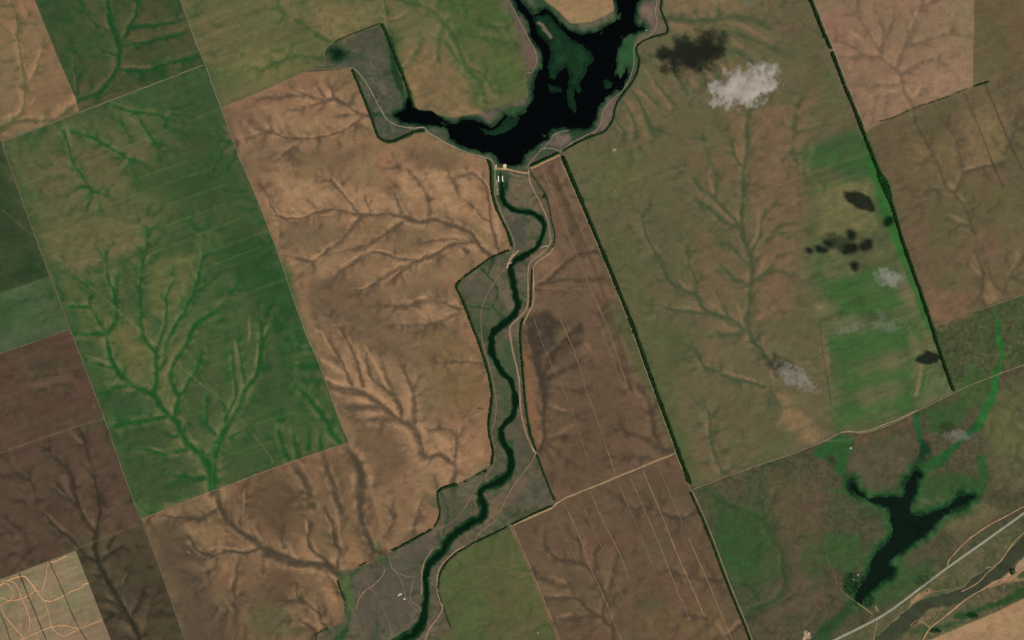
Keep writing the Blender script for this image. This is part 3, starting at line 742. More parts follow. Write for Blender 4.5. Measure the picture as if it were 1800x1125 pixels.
# ------------------------------------------------------------------ worn pale spurs between the gullies (colour of each field's own subsoil): half-width, points
PALE = '''
2.5|20,51 29,75
2|73,85 62,115 54,137
2|43,112 52,138
2|27,93 35,110
2.5|30,150 40,180
2.5|50,187 63,172
2.5|5,208 35,193
2|42,35 48,16
2.2|212,68 221,53
2|184,43 192,51
1.8|219,77 250,70
2.5|184,143 199,123
2|187,95 201,101
2.5|141,173 171,160 179,153
2|131,128 133,160
1.6|213,116 262,118
2|179,166 190,174
3|665,24 689,32 723,16
3|718,101 707,117
2.5|558,51 582,67
4|734,173 745,187
3|735,192 780,205 835,199
2.5|482,372 499,379 531,379 556,369
2|585,312 612,345 626,366
2|645,342 651,368
2|697,342 710,367
2|560,380 588,374
2.5|577,430 560,448 541,455
2|618,388 627,384
2|587,441 615,437
2|600,466 655,440 690,446 706,453
2|630,507 663,494
2|670,496 722,464
4|510,463 523,461
4|484,392 488,396
3|732,545 750,560
2|835,303 855,322 862,345
2.2|787,430 740,451 722,459
3|838,415 858,440
2.5|735,523 772,529
5|865,345 878,430
2|563,581 587,619
3|601,629 630,677
3|627,608 641,667
3|641,608 665,650 680,680
4|643,677 675,705 702,731
4|566,632 606,659
3|571,664 617,680
3|627,699 646,709
4|694,747 718,760
5|718,765 731,795
4|742,752 750,773
5|555,579 558,582
6|630,800 638,805
4|743,757 748,795
7|767,763 793,787
4|808,790 807,815
1.6|430,860 427,905
4|443,926 460,950
3|505,953 523,982 563,985
2|537,913 541,935
2.5|550,953 556,969
3|499,998 537,1001 577,1012 593,1025
3|590,895 600,960
4|596,975 600,998
2.5|366,965 390,963 430,968
3|537,1054 558,1073
6|537,1090 542,1092
3|331,971 334,973
2.5|1303,278 1304,290
2.5|1297,373 1301,393
2|1245,304 1253,338
3|1258,360 1288,392
3|1220,333 1236,345
3|1333,368 1331,410 1323,432
2.5|1299,440 1315,463
3|1346,452 1332,480
2.5|1344,425 1328,444
3|1305,487 1314,500
3|1196,495 1217,511
2.5|1200,537 1232,546
3|1245,529 1273,551
4|1297,535 1306,572
2|1330,563 1343,552
3|1341,592 1343,612
3|1262,563 1286,578
2.5|1270,650 1300,661 1340,674
3|1230,718 1230,724
4|1317,607 1319,609
4|1127,115 1151,149 1180,190
2.5|1113,155 1140,175 1172,200
4|1098,172 1116,200
3|1131,183 1143,203
3|1083,215 1092,232
3|1178,40 1210,50
4|1280,40 1305,45 1350,68
4|1283,67 1304,85
4|1238,124 1252,140
4|1210,137 1224,150
3|1268,113 1280,133
3|1292,252 1303,287
2.5|1333,231 1320,255
3|1527,53 1545,80
3|1556,102 1572,116
2.5|1585,115 1583,128
4|1592,150 1604,172
3|1604,172 1620,150
2|1562,161 1586,165
4|1495,55 1517,70
5|1493,116 1495,120
4|1668,320 1676,335
5|1683,338 1695,353
4|1668,378 1695,389
4|1706,465 1722,482
3|1691,298 1740,284
5|1785,456 1790,440
3|157,912 167,925
3|141,886 160,920
3|101,860 130,880
3|70,894 115,934
3|145,968 167,982
4|110,948 116,949
4|155,812 160,827
3|107,741 144,779
2|163,708 167,720
2.5|208,1037 221,1010
3|218,1053 231,1085
3|258,1090 248,1117
4|190,1050 196,1053
2|940,503 965,508 1033,508
2|945,497 985,465 1005,450
5|980,763 1006,747
4|962,712 995,722
4|1028,605 1040,615
5|1027,945 1027,980
2.5|1034,995 1040,1000
3|962,1012 996,1024
3|1068,1022 1066,1035
2.5|956,1043 1000,1047
3|980,1083 1007,1079
2.5|1068,1060 1065,1080
5|1261,1092 1274,1116
3|1277,1113 1298,1092
3|318,578 298,602 288,630 281,645
2|262,592 271,612
2.5|304,705 302,730
2|318,690 322,676
2.6|431,690 418,712 404,740 400,747
2|447,655 438,675
1.8|453,605 451,645
2.5|152,625 195,640
3|217,668 245,680 262,684
2|191,592 205,640
2|350,795 366,805
2.5|335,770 350,792
2|322,745 318,758
2.5|270,788 310,800 320,792
2|470,573 463,590
3|440,560 438,600
2|413,600 417,640
2.5|290,727 270,728
2.5|118,228 128,262
2|222,205 238,215
2.5|255,462 262,450
2.5|195,478 196,500
'''
# ------------------------------------------------------------------ faint lines in the crops: strength, half-width, colour, points
FAINT = '''
.5 1 78,112,50|45,355 220,290
.4 1 100,110,66|40,325 140,288
.35 1 104,108,72|130,296 400,185
.35 1 96,110,64|70,377 330,282
.3 1 104,108,70|60,405 400,285
.35 1 100,108,70|180,400 400,322
.45 1 92,118,58|250,413 400,356
.45 1 92,118,58|255,450 420,385
.3 1 104,104,70|100,445 250,390
.4 1 92,112,60|270,505 470,430
.35 1 92,112,60|150,520 500,395
.35 1 90,110,60|300,560 520,485
.5 .8 120,112,80|85,440 125,473 155,500 190,530 240,575 300,628 345,668 405,718 470,795 480,815
.3 .8 104,108,70|140,430 220,520 300,590 385,680
.5 .8 84,130,54|360,672 400,710
.35 1 92,118,58|450,745 535,720
.35 1 92,118,58|400,800 480,775
.5 .8 74,118,58|374,795 382,780 376,805 373,840 375,862
.4 1 116,118,74|330,22 480,-25
.3 1 116,112,74|345,70 560,-5
.35 1 120,116,76|352,93 500,40
.3 1 116,112,74|370,110 520,55
.3 1 120,112,76|410,120 560,70
.35 1 62,70,44|320,25 420,-8
.4 .8 116,112,66|1405,313 1530,268
.4 .8 116,112,66|1432,300 1525,265
.5 1.5 52,92,44|1410,345 1530,305
.3 .8 118,110,72|1263,367 1405,312
.5 1.2 50,90,44|1420,470 1500,448
.4 1 54,90,44|1450,620 1600,580
.4 1 112,104,66|1450,680 1600,625
.4 1 54,90,44|1460,700 1640,640
.5 1 60,56,42|1440,560 1446,620 1455,665 1460,705
.5 1.2 66,56,42|1696,165 1722,228 1749,296
.6 1 58,50,38|1741,280 1763,328
.6 1.5 62,54,42|1731,147 1765,228 1795,296
.4 1 124,106,78|1712,413 1722,455 1740,490
.5 1.2 126,102,80|951,291 1031,493 1071,580 1105,690
.45 1.6 128,102,80|975,290 1000,350 1030,425
.65 3.4 84,66,52|967,296 1040,460 1082,580 1105,650
.35 1 124,100,78|1049,560 1095,680
.5 1.2 64,78,50|1050,440 1078,520
.4 .8 84,62,46|1000,340 1020,344
.5 1 128,104,80|0,796 90,765 183,735
.5 1 116,96,74|133,965 190,943 246,921
.35 1 98,88,64|0,515 88,486
.4 1 112,104,84|5,370 60,415
.4 1 118,104,76|1395,780 1500,772
.4 1 122,104,84|491,825 520,865 545,905
.4 1 120,98,76|563,825 590,862 617,900
.4 1 120,98,76|645,835 662,905
.3 1 104,110,66|800,1040 920,985
.3 1 104,110,66|830,1050 925,1010
.3 1 122,112,76|1180,45 1215,70 1240,90
'''
# ------------------------------------------------------------------ roads and tracks: name, half-width, colour, points (the first of each kind carries the label)
ROADS = [
 ('highway', 2.0, (146,142,122), '1467,1125 1500,1109 1539,1089 1565,1073 1587,1057 1661,1001 1733,950 1800,902', 'straight grey paved highway across the lower right corner'),
 ('farm_road', 1.5, (150,126,92), '1189,796 1120,824 1050,853 1000,873 985,881 978,884', 'broad tan farm road between the two brown fields'),
 ('farm_road', 1.7, (158,132,96), '978,884 970,893 940,906 897,925', 'tan farm road along the short tree row'),
 ('dam_road', 1.5, (168,132,98), '870,296 882,297 895,298 910,302 920,304 928,304 930,300', 'sandy road over the earth dam'),
 ('farm_road', 2.0, (160,128,96), '933,296 950,288 984,272', 'tan road below the tree row east of the dam'),
 ('lake_track', .65, (142,124,102), '930,303 928,292 932,285 945,270 955,261 975,262 984,268', 'track from the dam up the east bank'),
 ('lake_track', .6, (138,118,102), '955,261 968,246 972,238 985,232 1000,229', 'track on the bare spit'),
 ('lake_track', .65, (136,116,98), '984,268 1010,248 1030,238 1050,228 1056,215 1062,192 1080,172 1095,158 1108,135 1114,112 1114,85 1120,75 1140,65 1152,50 1155,38 1152,20 1155,0', 'pale track along the east shore of the lake'),
 ('lake_track', .65, (118,112,92), '560,112 568,116 571,105 569,95 574,82 585,76', 'loop track at the dark pool'),
 ('lake_track', .65, (146,136,114), '615,119 625,123 640,140 655,165 665,185 673,198 680,210 700,221 725,225 745,224 750,230 765,240 790,254 820,268 858,278 866,283 870,295', 'pale track from the pasture corner to the dam'),
 ('lake_track', .7, (136,112,100), '893,0 905,20 917,45 930,70 940,88 944,105 938,122 934,128 926,127', 'pinkish track on the west bank of the lake'),
 ('valley_track', .8, (134,120,98), '870,300 870,340 872,352 880,370 888,392 898,410 904,430 904,440 898,452 890,465', 'track down the west side of the valley'),
 ('valley_track', 1.0, (146,122,98), '929,304 932,320 940,338 952,362 962,385 966,410 967,428 952,445 932,462 928,480 928,505', 'track down the east side of the valley'),
 ('valley_track', 1.0, (160,130,100), '974,433 965,446 948,458 938,470 938,500 938,530 930,548 920,570', 'tan track between the floodplain and the brown strip'),
 ('valley_track', 1.4, (150,120,96), '928,505 928,530 922,548 900,570 896,582 900,610 908,645 913,670 914,700 917,730 926,765 937,790 942,797', 'wide sandy track east of the river'),
 ('valley_track', 1.3, (160,130,104), '912,440 900,452 894,462 891,472', 'sandy river crossing ramp'),
 ('valley_track', .6, (130,108,86), '890,468 876,485 868,498 855,520 846,545 846,575 848,600 858,635 868,680 872,710 870,735 864,765 870,800 862,825 842,850 830,870 815,895 795,917 770,930', 'thin track following the west bank'),
 ('valley_track', .8, (132,112,90), '942,798 925,825 905,850 885,885 872,912 845,935 835,950', 'diagonal track in the southern floodplain'),
 ('valley_track', 1.2, (148,120,98), '836,955 805,966 785,984 772,1000 768,1030 773,1055 778,1070 770,1085 755,1105 747,1125', 'sandy track around the curved tree line'),
 ('valley_track', 1.3, (140,112,90), '760,965 745,990 741,1015 741,1045', 'sandy bank edge track'),
 ('valley_track', .8, (150,118,94), '677,1000 670,1015 655,1030 640,1040 630,1055 626,1072', 'sandy track on the open common'),
 ('valley_track', .6, (132,114,92), '684,975 690,1000 712,1012 727,1015 723,1035 722,1055 735,1065 740,1075', 'thin track on the open common'),
 ('valley_track', .6, (126,108,90), '692,1000 705,1020 712,1045 720,1060 738,1078', 'thin track by the huts'),
 ('valley_track', .5, (126,108,90), '648,995 636,1030 628,1050', 'faint track on the open common'),
 ('valley_track', .5, (124,106,86), '640,1020 660,1045 680,1085 690,1120', 'faint track on the open common'),
 ('field_track', .8, (120,112,92), '3,249 40,235 139,197 192,177 280,144 357,114', 'farm track along the top of the green field'),
 ('field_track', .8, (110,92,74), '3,249 13,280 59,408 88,485 123,577', 'farm track on the west side of the green field'),
 ('field_track', .6, (116,104,82), '123,578 157,667 187,747 227,860 248,912', 'farm track between the brown and the green field'),
 ('field_track', .7, (94,92,74), '248,912 283,1006 325,1125', 'farm track on the edge of the brown fields'),
 ('field_track', .7, (132,114,88), '248,912 382,860 510,812 609,779', 'farm track below the green field'),
 ('field_track', .6, (122,118,94), '317,0 341,67 360,113 388,189', 'farm track between two green fields'),
 ('field_track', .7, (118,112,84), '388,189 422,280 457,363 494,461 535,580 561,640 590,720 613,779', 'farm track between green and tan fields'),
 ('field_track', .6, (128,112,84), '613,779 625,800', 'short stub of track'),
 ('field_track', .6, (122,112,86), '389,189 457,161 534,127 560,121 615,119', 'farm track on top of the tan field'),
 ('field_track', .7, (112,102,82), '0,621 60,601 123,578', 'farm track above the brown field'),
 ('field_track', .8, (140,124,100), '985,282 1029,381 1096,543 1134,647 1179,770 1188,795', 'pale verge line beside the long belt'),
 ('field_track', .8, (128,112,86), '1188,797 1212,856 1217,860 1240,852 1277,837 1338,816 1397,796 1453,773 1480,759 1497,758 1517,761 1560,748 1611,723 1677,690 1720,671 1800,641', 'farm track along the bottom of the olive field'),
 ('field_track', .8, (144,134,106), '1450,775 1480,760 1520,758 1570,740 1611,721', 'second wheel line on the farm track'),
 ('field_track', .8, (140,122,98), '1430,0 1466,88 1490,149 1524,232', 'pale verge line beside the right belt'),
 ('field_track', .7, (122,104,78), '1640,573 1700,552 1747,536 1800,517', 'farm track at the foot of the brown field'),
 ('field_track', .8, (124,104,76), '897,926 927,996 948,1046 980,1125', 'farm track between the wedge and the brown field'),
 ('field_track', .8, (140,112,88), '901,926 931,996 952,1046 984,1125', 'second wheel line beside the wedge'),
 ('field_track', .8, (138,122,98), '1217,862 1250,938 1281,1022 1310,1092 1322,1125', 'pale verge line beside the lower belt'),
 ('wheel_line', .6, (148,118,88), '991,884 1015,935 1037,995 1065,1058 1092,1125', 'long pale wheel line in the brown field'),
 ('wheel_line', .4, (134,110,84), '973,900 995,946 1015,990', 'pale wheel line in the brown field'),
 ('wheel_line', .5, (144,118,92), '1037,864 1062,920 1090,975 1106,1024', 'pale wheel line in the brown field'),
 ('wheel_line', .4, (132,110,84), '1016,872 1050,945 1072,1000 1098,1060', 'pale wheel line in the brown field'),
 ('wheel_line', .45, (132,112,86), '1087,849 1110,903 1137,968 1152,1005', 'pale wheel line in the brown field'),
 ('wheel_line', .5, (142,120,94), '1108,840 1130,890 1162,965 1188,1033 1212,1090', 'pale wheel line in the brown field'),
 ('wheel_line', .6, (152,126,94), '1130,828 1160,898 1192,978 1222,1045 1238,1083', 'pale wheel line in the brown field'),
 ('wheel_line', .4, (136,114,88), '1159,825 1185,885 1200,920', 'pale wheel line in the brown field'),
 ('wheel_line', .6, (152,122,88), '1210,945 1240,1013 1268,1080 1287,1125', 'pale wheel line in the brown field'),
 ('wheel_line', .55, (136,112,86), '985,562 1010,620 1030,685 1052,745 1080,830', 'pale wheel line in the brown strip'),
 ('wheel_line', .45, (130,108,84), '938,560 962,625 990,685 1012,742 1030,800', 'pale wheel line in the brown strip'),
 ('wheel_line', .35, (126,104,80), '945,466 965,510 985,560', 'pale wheel line in the brown strip'),
 ('wheel_line', .4, (132,106,80), '922,588 935,625', 'pale wheel line in the brown strip'),
 ('wheel_line', .45, (132,108,84), '952,294 1000,412 1040,510 1075,600 1100,670', 'pale wheel line in the brown strip'),
 ('sand_track', 1.0, (200,152,108), '0,1030 8,1022 25,1016 42,1013 52,1022 62,1036 72,1050 80,1056 95,1055 120,1042 140,1034 148,1027 156,1026', 'winding sandy track crossing the tan block'),
 ('sand_track', .9, (196,150,108), '0,1064 15,1056 35,1053 60,1040 74,1036 80,1015 85,991 100,985 117,977', 'sandy track up to the edge of the tan block'),
 ('sand_track', .7, (192,146,104), '0,1027 12,1026 20,1035 22,1045 16,1056 8,1052 0,1050', 'sandy loop by the left edge'),
 ('sand_track', .8, (192,146,104), '12,1020 26,1025 35,1045 48,1075 52,1095 48,1118 42,1122 32,1110 10,1085 2,1068 2,1062', 'long sandy loop in the tan block'),
 ('sand_track', .6, (176,140,102), '48,1075 58,1100 68,1125', 'faint sandy track'),
 ('sand_track', .9, (196,150,108), '35,1125 60,1114 90,1102 115,1100 140,1104 155,1099 178,1090', 'sandy track across the bottom of the tan block'),
 ('sand_track', .8, (190,146,104), '78,1055 84,1075 88,1095 92,1105 105,1115 115,1117 140,1104', 'sandy link track'),
 ('sand_track', .6, (180,142,102), '90,1104 104,1097 120,1100 138,1105', 'faint sandy bow'),
 ('ditch', .7, (52,46,32), '34,1008 50,1048 65,1085 82,1125', 'dark ditch line'),
 ('ditch', .6, (60,52,38), '87,987 110,1038 132,1090 152,1125', 'dark ditch line'),
 ('ditch', .5, (66,58,42), '0,1078 10,1100 18,1125', 'dark ditch line'),
 ('sand_track', 1.0, (160,126,96), '1800,890 1760,912 1735,925 1700,950 1680,970 1668,985 1665,995', 'sandy track joining the highway'),
 ('sand_track', .8, (150,124,92), '1541,1090 1539,1105 1535,1125', 'sandy track south of the highway'),
 ('sand_track', 1.3, (164,130,100), '1800,1000 1780,1014 1755,1020 1725,1037 1695,1056 1670,1076 1650,1092 1634,1105 1622,1125', 'sandy track on the far river bank'),
 ('sand_track', .9, (156,128,92), '1800,935 1780,955 1760,985 1738,1005 1715,1027 1690,1040', 'sandy track on the near river bank'),
 ('sand_track', .8, (148,122,92), '1635,1103 1615,1090 1600,1100', 'sandy track on the river spit'),
 ('sand_track', .6, (146,120,88), '1632,1103 1655,1070 1655,1062', 'sandy track on the river spit'),
 ('pond_track', .7, (104,98,70), '1450,975 1462,1000 1474,1030 1487,1045 1504,1058 1520,1070 1536,1082', 'grassy track across the small dam'),
]
# ------------------------------------------------------------------ tree belts: half-width, crown radius, how full, label, points
BELTS = [
 (3.0, 9, 1.0, 'long straight dark tree belt between the brown strip and the huge olive field', '990,276 1033,379 1100,541 1138,645 1183,768 1213,849'),
 (1.5, 7, .95, 'lower straight tree belt going down to the bottom edge', '1214,866 1245,937 1277,1022 1306,1092 1319,1125'),
 (2.6, 9, 1.0, 'upper piece of the right hand tree belt, left of the pinkish field', '1425,0 1443,45 1459,84'),
 (2.6, 9, 1.0, 'middle piece of the right hand tree belt between two gaps', '1463,93 1484,148'),
 (2.6, 9, 1.0, 'longest piece of the right hand tree belt beside the bright green strip', '1486,153 1514,222 1544,300 1568,360 1587,424 1619,515 1638,573 1656,629 1676,686'),
 (2.0, 8, 1.0, 'dark curved tree belt on the corner of the tan field by the pasture', '620,123 627,140 651,200 663,235 670,245 680,249 694,248 715,239 731,232 745,230'),
 (2.2, 8, 1.0, 'dark straight tree belt along the yellowish field to the lake arm', '672,43 686,75 700,110 715,150 727,188'),
 (.8, 5, .7, 'thin row of bushes on top of the grey pasture', '590,74 609,64 640,52 668,41'),
 (2.0, 8, 1.0, 'tree belt from the dam down the west side of the valley', '858,281 863,295 865,333 873,365 882,385 892,405 900,432'),
 (1.5, 7, .75, 'ragged tree row on the slanting edge under the west valley belt', '895,440 865,453 844,467 812,490'),
 (1.8, 7, .95, 'long thin tree belt down the west edge of the floodplain', '809,493 804,500 804,510 817,536 833,580 844,608 860,661 865,693 863,715 860,738 860,760 867,792 864,816'),
 (1.8, 6, .4, 'sparse broken row of bushes at the bend of the river', '857,827 838,835 815,848'),
 (2.2, 8, 1.0, 'hooked clump of trees at the notch in the tan field', '803,852 790,855 778,859 770,866'),
 (1.4, 7, .8, 'short curved tree row below the notch', '769,868 771,885 774,900 770,915 763,927'),
 (1.6, 7, .9, 'tree row slanting down to the open common', '758,931 730,947 700,963 689,968'),
 (1.3, 6, .8, 'tiny clump of bushes on the rim of the common', '644,989 632,995'),
 (1.2, 7, 1.0, 'short dark tree row on the west edge of the common', '594,1020 600,1040 606,1056'),
 (.6, 4, .6, 'faint row of bushes under the short dark tree row', '607,1062 607,1077'),
 (1.0, 6, .7, 'broken dark bushes by the bottom edge', '577,1104 567,1109 557,1115 556,1125'),
 (2.3, 8, 1.0, 'dark tree row above the tan road east of the dam', '933,292 950,284 968,276 983,268'),
 (1.4, 7, .95, 'winding tree belt along the east shore of the lake', '990,265 1010,254 1033,243 1052,236 1065,229 1074,217 1079,205 1082,190 1088,176 1106,153 1116,137 1122,122 1124,105 1119,88 1124,77 1140,68 1160,62 1172,58 1174,50 1168,32 1162,15 1164,0'),
 (1.0, 6, .8, 'thin tree row from the dam down the east side of the valley', '934,304 945,321 957,338 962,350 966,365 970,388 975,408 975,425 972,436'),
 (1.3, 7, .9, 'short tree row beside the river ford', '936,474 935,490 934,510 933,530 932,540'),
 (1.5, 7, .95, 'long thin tree belt down the east edge of the floodplain', '919,561 915,580 916,610 920,660 924,710 932,760 943,793'),
 (1.4, 7, 1.0, 'straight tree row slanting to the farm road junction', '944,800 958,838 975,880'),
 (1.4, 7, 1.0, 'short straight tree row above the tan farm road', '971,889 935,905 899,923'),
 (1.3, 7, .95, 'curved tree row over the olive green wedge field', '892,926 862,941 833,955 801,974 783,993 773,1013 770,1036'),
 (.9, 6, .8, 'small tree row at the left tip of the wedge field', '771,1041 777,1061'),
 (.8, 6, .9, 'last short tree row beside the wedge field', '780,1068 793,1104'),
 (1.3, 7, .8, 'short tree row at the corner of the pinkish field', '1712,152 1738,143'),
 (.8, 5, .45, 'rough scrub line under the pinkish field', '1545,215 1580,203 1605,190 1650,176 1700,156'),
]
GROVES = [   # centre, radii, number, crown radius, label
 (1496, 1026, 13, 20, 620, 2.9, 'dark grove on the left bank of the forked pond'),
 (1528, 1055, 10, 13, 380, 2.9, 'dark grove at the foot of the forked pond'),
 (1619, 1021, 16, 10, 240, 2.6, 'loose bushes between the pond and the highway'),
 (1779, 1005, 5, 7, 90, 5, 'dark clump of trees on the sandbank'),
 (1756, 996, 6, 5, 50, 4, 'pale green bushes on the near river bank'),
 (1559, 331, 8, 22, 130, 8, 'leaf shaped thicket bulging from the right hand tree belt'),
 (1645, 1109, 13, 4, 120, 4.5, 'dark bushes under the tan field at the bottom right'),
 (592, 94, 16, 11, 90, 4, 'dark willow thicket round the small pool'),
 (958, 345, 4, 3, 18, 7, 'round clump in the tree row east of the dam'),
 (1710, 1082, 12, 6, 150, 4.5, 'green thicket on the far river bank'),
]
# ------------------------------------------------------------------ which field each spot of ground belongs to
fid = np.zeros((NY, NX), np.int16)
for k, f in enumerate(FIELDS):
    P = extend_poly(pts(f[2]))
    nat = f[0] in ('shore', 'valley', 'river_meadow')
    w = window(P[:, 0].min() - 4, P[:, 1].min() - 4, P[:, 0].max() + 4, P[:, 1].max() + 4)
    X, Y = (GX, GY)
    fid[w][in_poly(P, X[w], Y[w])] = k
NF = len(FIELDS)
def ftab(fn):
    return np.array([fn(f) for f in FIELDS], np.float32)
T_base = ftab(lambda f: f[3]); T_alt = ftab(lambda f: f[4]); T_core = ftab(lambda f: f[5]); T_rim = ftab(lambda f: f[6])
T_par = ftab(lambda f: f[7])

n_big = fbm(GX, GY, 90, 4, 1)
n_mid = fbm(GX, GY, 34, 4, 7)
n_sml = fbm(GX, GY, 9, 4, 13)
n_str = fbm(UU / 16, VV, 5, 4, 21)                  # streaks along the drilling direction
n_str2 = fbm(UU / 30, VV, 14, 3, 27)
n_fine = rng.random((NY, NX)).astype(np.float32)
par = T_par[fid]
col = T_base[fid]
def mixc(c, t, m):
    return c + (np.asarray(t, np.float32) - c) * m[..., None]
m = sstep(.35, .65, n_big * .55 + n_mid * .45)
col = mixc(col, T_alt[fid], m)
lum = 1 + (n_mid - .5) * .16 + (n_sml - .5) * .16 * (1 - .4 * par[..., 2]) \
    + par[..., 2] * ((n_str - .5) * .26 + (n_str2 - .5) * .18)
col = col * lum[..., None]
hue = (fbm(GX, GY, 46, 3, 33) - .5) + par[..., 2] * (fbm(UU / 14, VV, 9, 3, 36) - .5)
tram = vnoise(UU / 260, VV / 1.9, 150)
tl_ = (sstep(.90, .97, tram) - sstep(.08, .02, vnoise(UU / 200, VV / 1.9, 151))) * (.4 + .9 * n_mid)
col = col * (1 + .11 * tl_ * np.clip(par[..., 2] * 1.6, 0, 1) + .02 * (n_fine - .5))[..., None]
moor = np.isin(fid, [k for k, f in enumerate(FIELDS) if f[0] in ('shore', 'valley', 'pasture', 'grassland', 'river_meadow')]).astype(np.float32)
spk = fbm(GX, GY, 4.5, 2, 160); tuf = sstep(.60, .78, spk * .6 + n_mid * .4); wetm = sstep(.52, .68, fbm(GX, GY, 22, 3, 165))
col = mixc(col, (56, 66, 44), np.clip(moor * (tuf * .6 + wetm * .38), 0, 1))
scar = 1 - np.abs(fbm(GX + (n_mid - .5) * 60, GY + (n_big - .5) * 60, 26, 2, 168) - .5) * 2
scar = sstep(.90, .985, scar) * (np.isin(fid, [k for k, f in enumerate(FIELDS) if f[0] in ('valley', 'pasture', 'river_meadow')]))
col = mixc(col, (120, 104, 84), np.clip(scar * .34 * (.3 + n_sml), 0, 1))
col = col * (1 + moor * (spk - .5) * .34)[..., None]
col[..., 0] *= 1 + .14 * hue; col[..., 1] *= 1 - .05 * hue; col[..., 2] *= 1 + .05 * hue

# ------------------------------------------------------------------ water outlines
LAKE = '1125,0 1117,5 1114,27 1114,45 1122,50 1130,47 1132,51 1117,55 1108,60 1095,69 1084,85 1082,107 1083,125 1090,138 1098,128 1101,120 1103,128 1098,145 1094,157 1084,157 1065,171 1052,187 1047,205 1042,217 1028,226 1009,224 1000,222 985,223 972,226 961,231 960,236 964,242 953,249 932,261 921,273 915,287 905,291 887,289 878,284 872,274 862,267 849,268 828,262 807,254 791,241 786,228 772,221 745,218 721,213 712,215 695,202 712,193 716,182 716,170 722,184 727,190 735,195 761,199 780,210 801,219 815,211 833,212 847,219 863,226 876,215 887,202 903,207 921,202 929,187 938,173 941,150 944,131 952,115 955,99 949,83 935,64 931,45 924,29 911,16 905,0 914,0 920,10 930,24 937,28 948,22 958,16 969,21 983,37 999,53 1020,62 1047,58 1068,47 1084,35 1086,13 1084,0'
REED = '937,30 950,26 965,26 972,33 983,48 1004,70 1022,78 1040,94 1044,108 1033,115 1029,133 1020,144 1022,160 1016,164 1009,152 1009,170 1013,192 1009,200 998,183 998,160 1000,145 1000,131 995,116 982,126 975,140 966,136 963,118 968,92 964,78 948,62 941,45'
REED2 = '963,149 972,153 988,155 986,162 972,162 965,159'
REED3 = '1060,144 1068,140 1078,146 1074,155 1064,154'
REED4 = '846,226 862,232 876,222 890,206 903,209 915,206 905,222 888,232 870,238 852,236'
POND = '1609,828 1606,835 1595,853 1589,876 1576,877 1555,876 1528,875 1507,862 1501,852 1498,856 1512,871 1536,885 1562,889 1566,900 1564,913 1571,937 1560,956 1533,982 1528,1012 1517,1028 1504,1044 1504,1056 1514,1060 1520,1049 1539,1030 1550,1018 1563,1010 1568,999 1556,998 1562,983 1584,966 1605,948 1621,940 1634,933 1643,917 1667,900 1690,884 1706,874 1688,874 1670,888 1651,897 1632,909 1611,908 1600,905 1597,894 1609,866 1612,846 1620,834'
RIVER = [(880.5,304,1.6,4), (881.5,320,2.4,5), (882.5,335,2.6,5), (881.5,346,3.2,6), (886,356,3.4,6.5), (900,367,3.2,6.5), (915,372,2.6,6), (931,373,2.6,6),
         (945,380,3.0,6.5), (954,391,3.4,7), (955.5,406,3.4,7), (950,422,3.2,6.5), (940,437,3.0,6), (919,450,3.0,6), (903,460,3.0,6), (896,468,2.8,6), (898,480,3.2,6.5),
         (901,493,3.4,7), (905,515,3.8,7), (910,536,4.0,7), (904,552,4.0,8), (893,563,4.0,8), (878,575,3.8,7), (865,587,4.2,6.5), (863,603,4.4,6.5), (866,624,4.0,6.5),
         (881,651,4.0,6), (899,674,4.2,7), (905,699,4.2,7), (905,722,4.0,7), (897,736,3.6,7), (884,747,3.6,7), (880,763,4.0,7.5), (887,781,4.2,8), (896,796,4.6,8), (898,817,5,8.5),
         (890,838,4.6,10), (873,848,4.2,11), (852,857,4.0,9), (843,869,3.8,7), (850,889,4.0,9), (848,907,4.0,9), (820,924,4.2,9), (793,944,4.2,10), (778,967,4.2,10), (756,989,4.0,9), (748,1012,4,7.5),
         (749,1038,4,7.5), (747,1065,4,7), (742,1092,4.5,9), (729,1111,5,12), (708,1125,5,14)]
BROWN = [(1552,1125,12), (1578,1104,12), (1600,1084,12), (1624,1063,11), (1650,1056,10), (1672,1052,10), (1701,1041,10), (1720,1023,12), (1738,1012,12), (1758,1003,10), (1772,986,9), (1787,972,12), (1800,958,12)]
lake_P = extend_poly(pts(LAKE)); pond_P = pts(POND)
s_lake = poly_sdf(lake_P, 34)
s_reed = poly_sdf(pts(REED), 16)
for s_ in (REED2, REED3):
    s_reed = np.minimum(s_reed, poly_sdf(pts(s_), 8))
s_reed4 = poly_sdf(pts(REED4), 12)
s_pond = poly_sdf(pond_P, 40) - 1.6 + (n_sml - .5) * 7 + (n_mid - .5) * 6
s_lake = s_lake + (n_sml - .5) * 3.5 + (n_mid - .5) * 3
R = np.array(RIVER)
Rs = smooth(R[:, :2], 4.0)
def along(P, V):
    """values at the smoothed points"""
    dd = np.hypot(Rs_[:, 0][:, None] - P[:, 0][None], Rs_[:, 1][:, None] - P[:, 1][None])
    return None
def smooth_with(Rr, step=4.0):
    Rr = np.asarray(Rr, float)
    S = smooth(Rr[:, :2], step)
    key = np.r_[0, np.cumsum(np.hypot(*np.diff(Rr[:, :2], axis=0).T))]
    ks = np.r_[0, np.cumsum(np.hypot(*np.diff(S, axis=0).T))]
    ks = ks * key[-1] / ks[-1]
    return S, [np.interp(ks, key, Rr[:, j]) for j in range(2, Rr.shape[1])]
_d = R[-1, :2] - R[-2, :2]; R = np.vstack([R, [*(R[-1, :2] + _d * 3), 5, 14]])
Rs, (Rw, Rg) = smooth_with(R); Rw = Rw * .82; Rg = Rg * .86
bank_n = (n_sml - .5) * 3.2 + (n_mid - .5) * 3.0
s_river = line_sdf(Rs, Rw, 20) + bank_n * .7; s_green = line_sdf(Rs, Rg, 20) + bank_n * 1.2
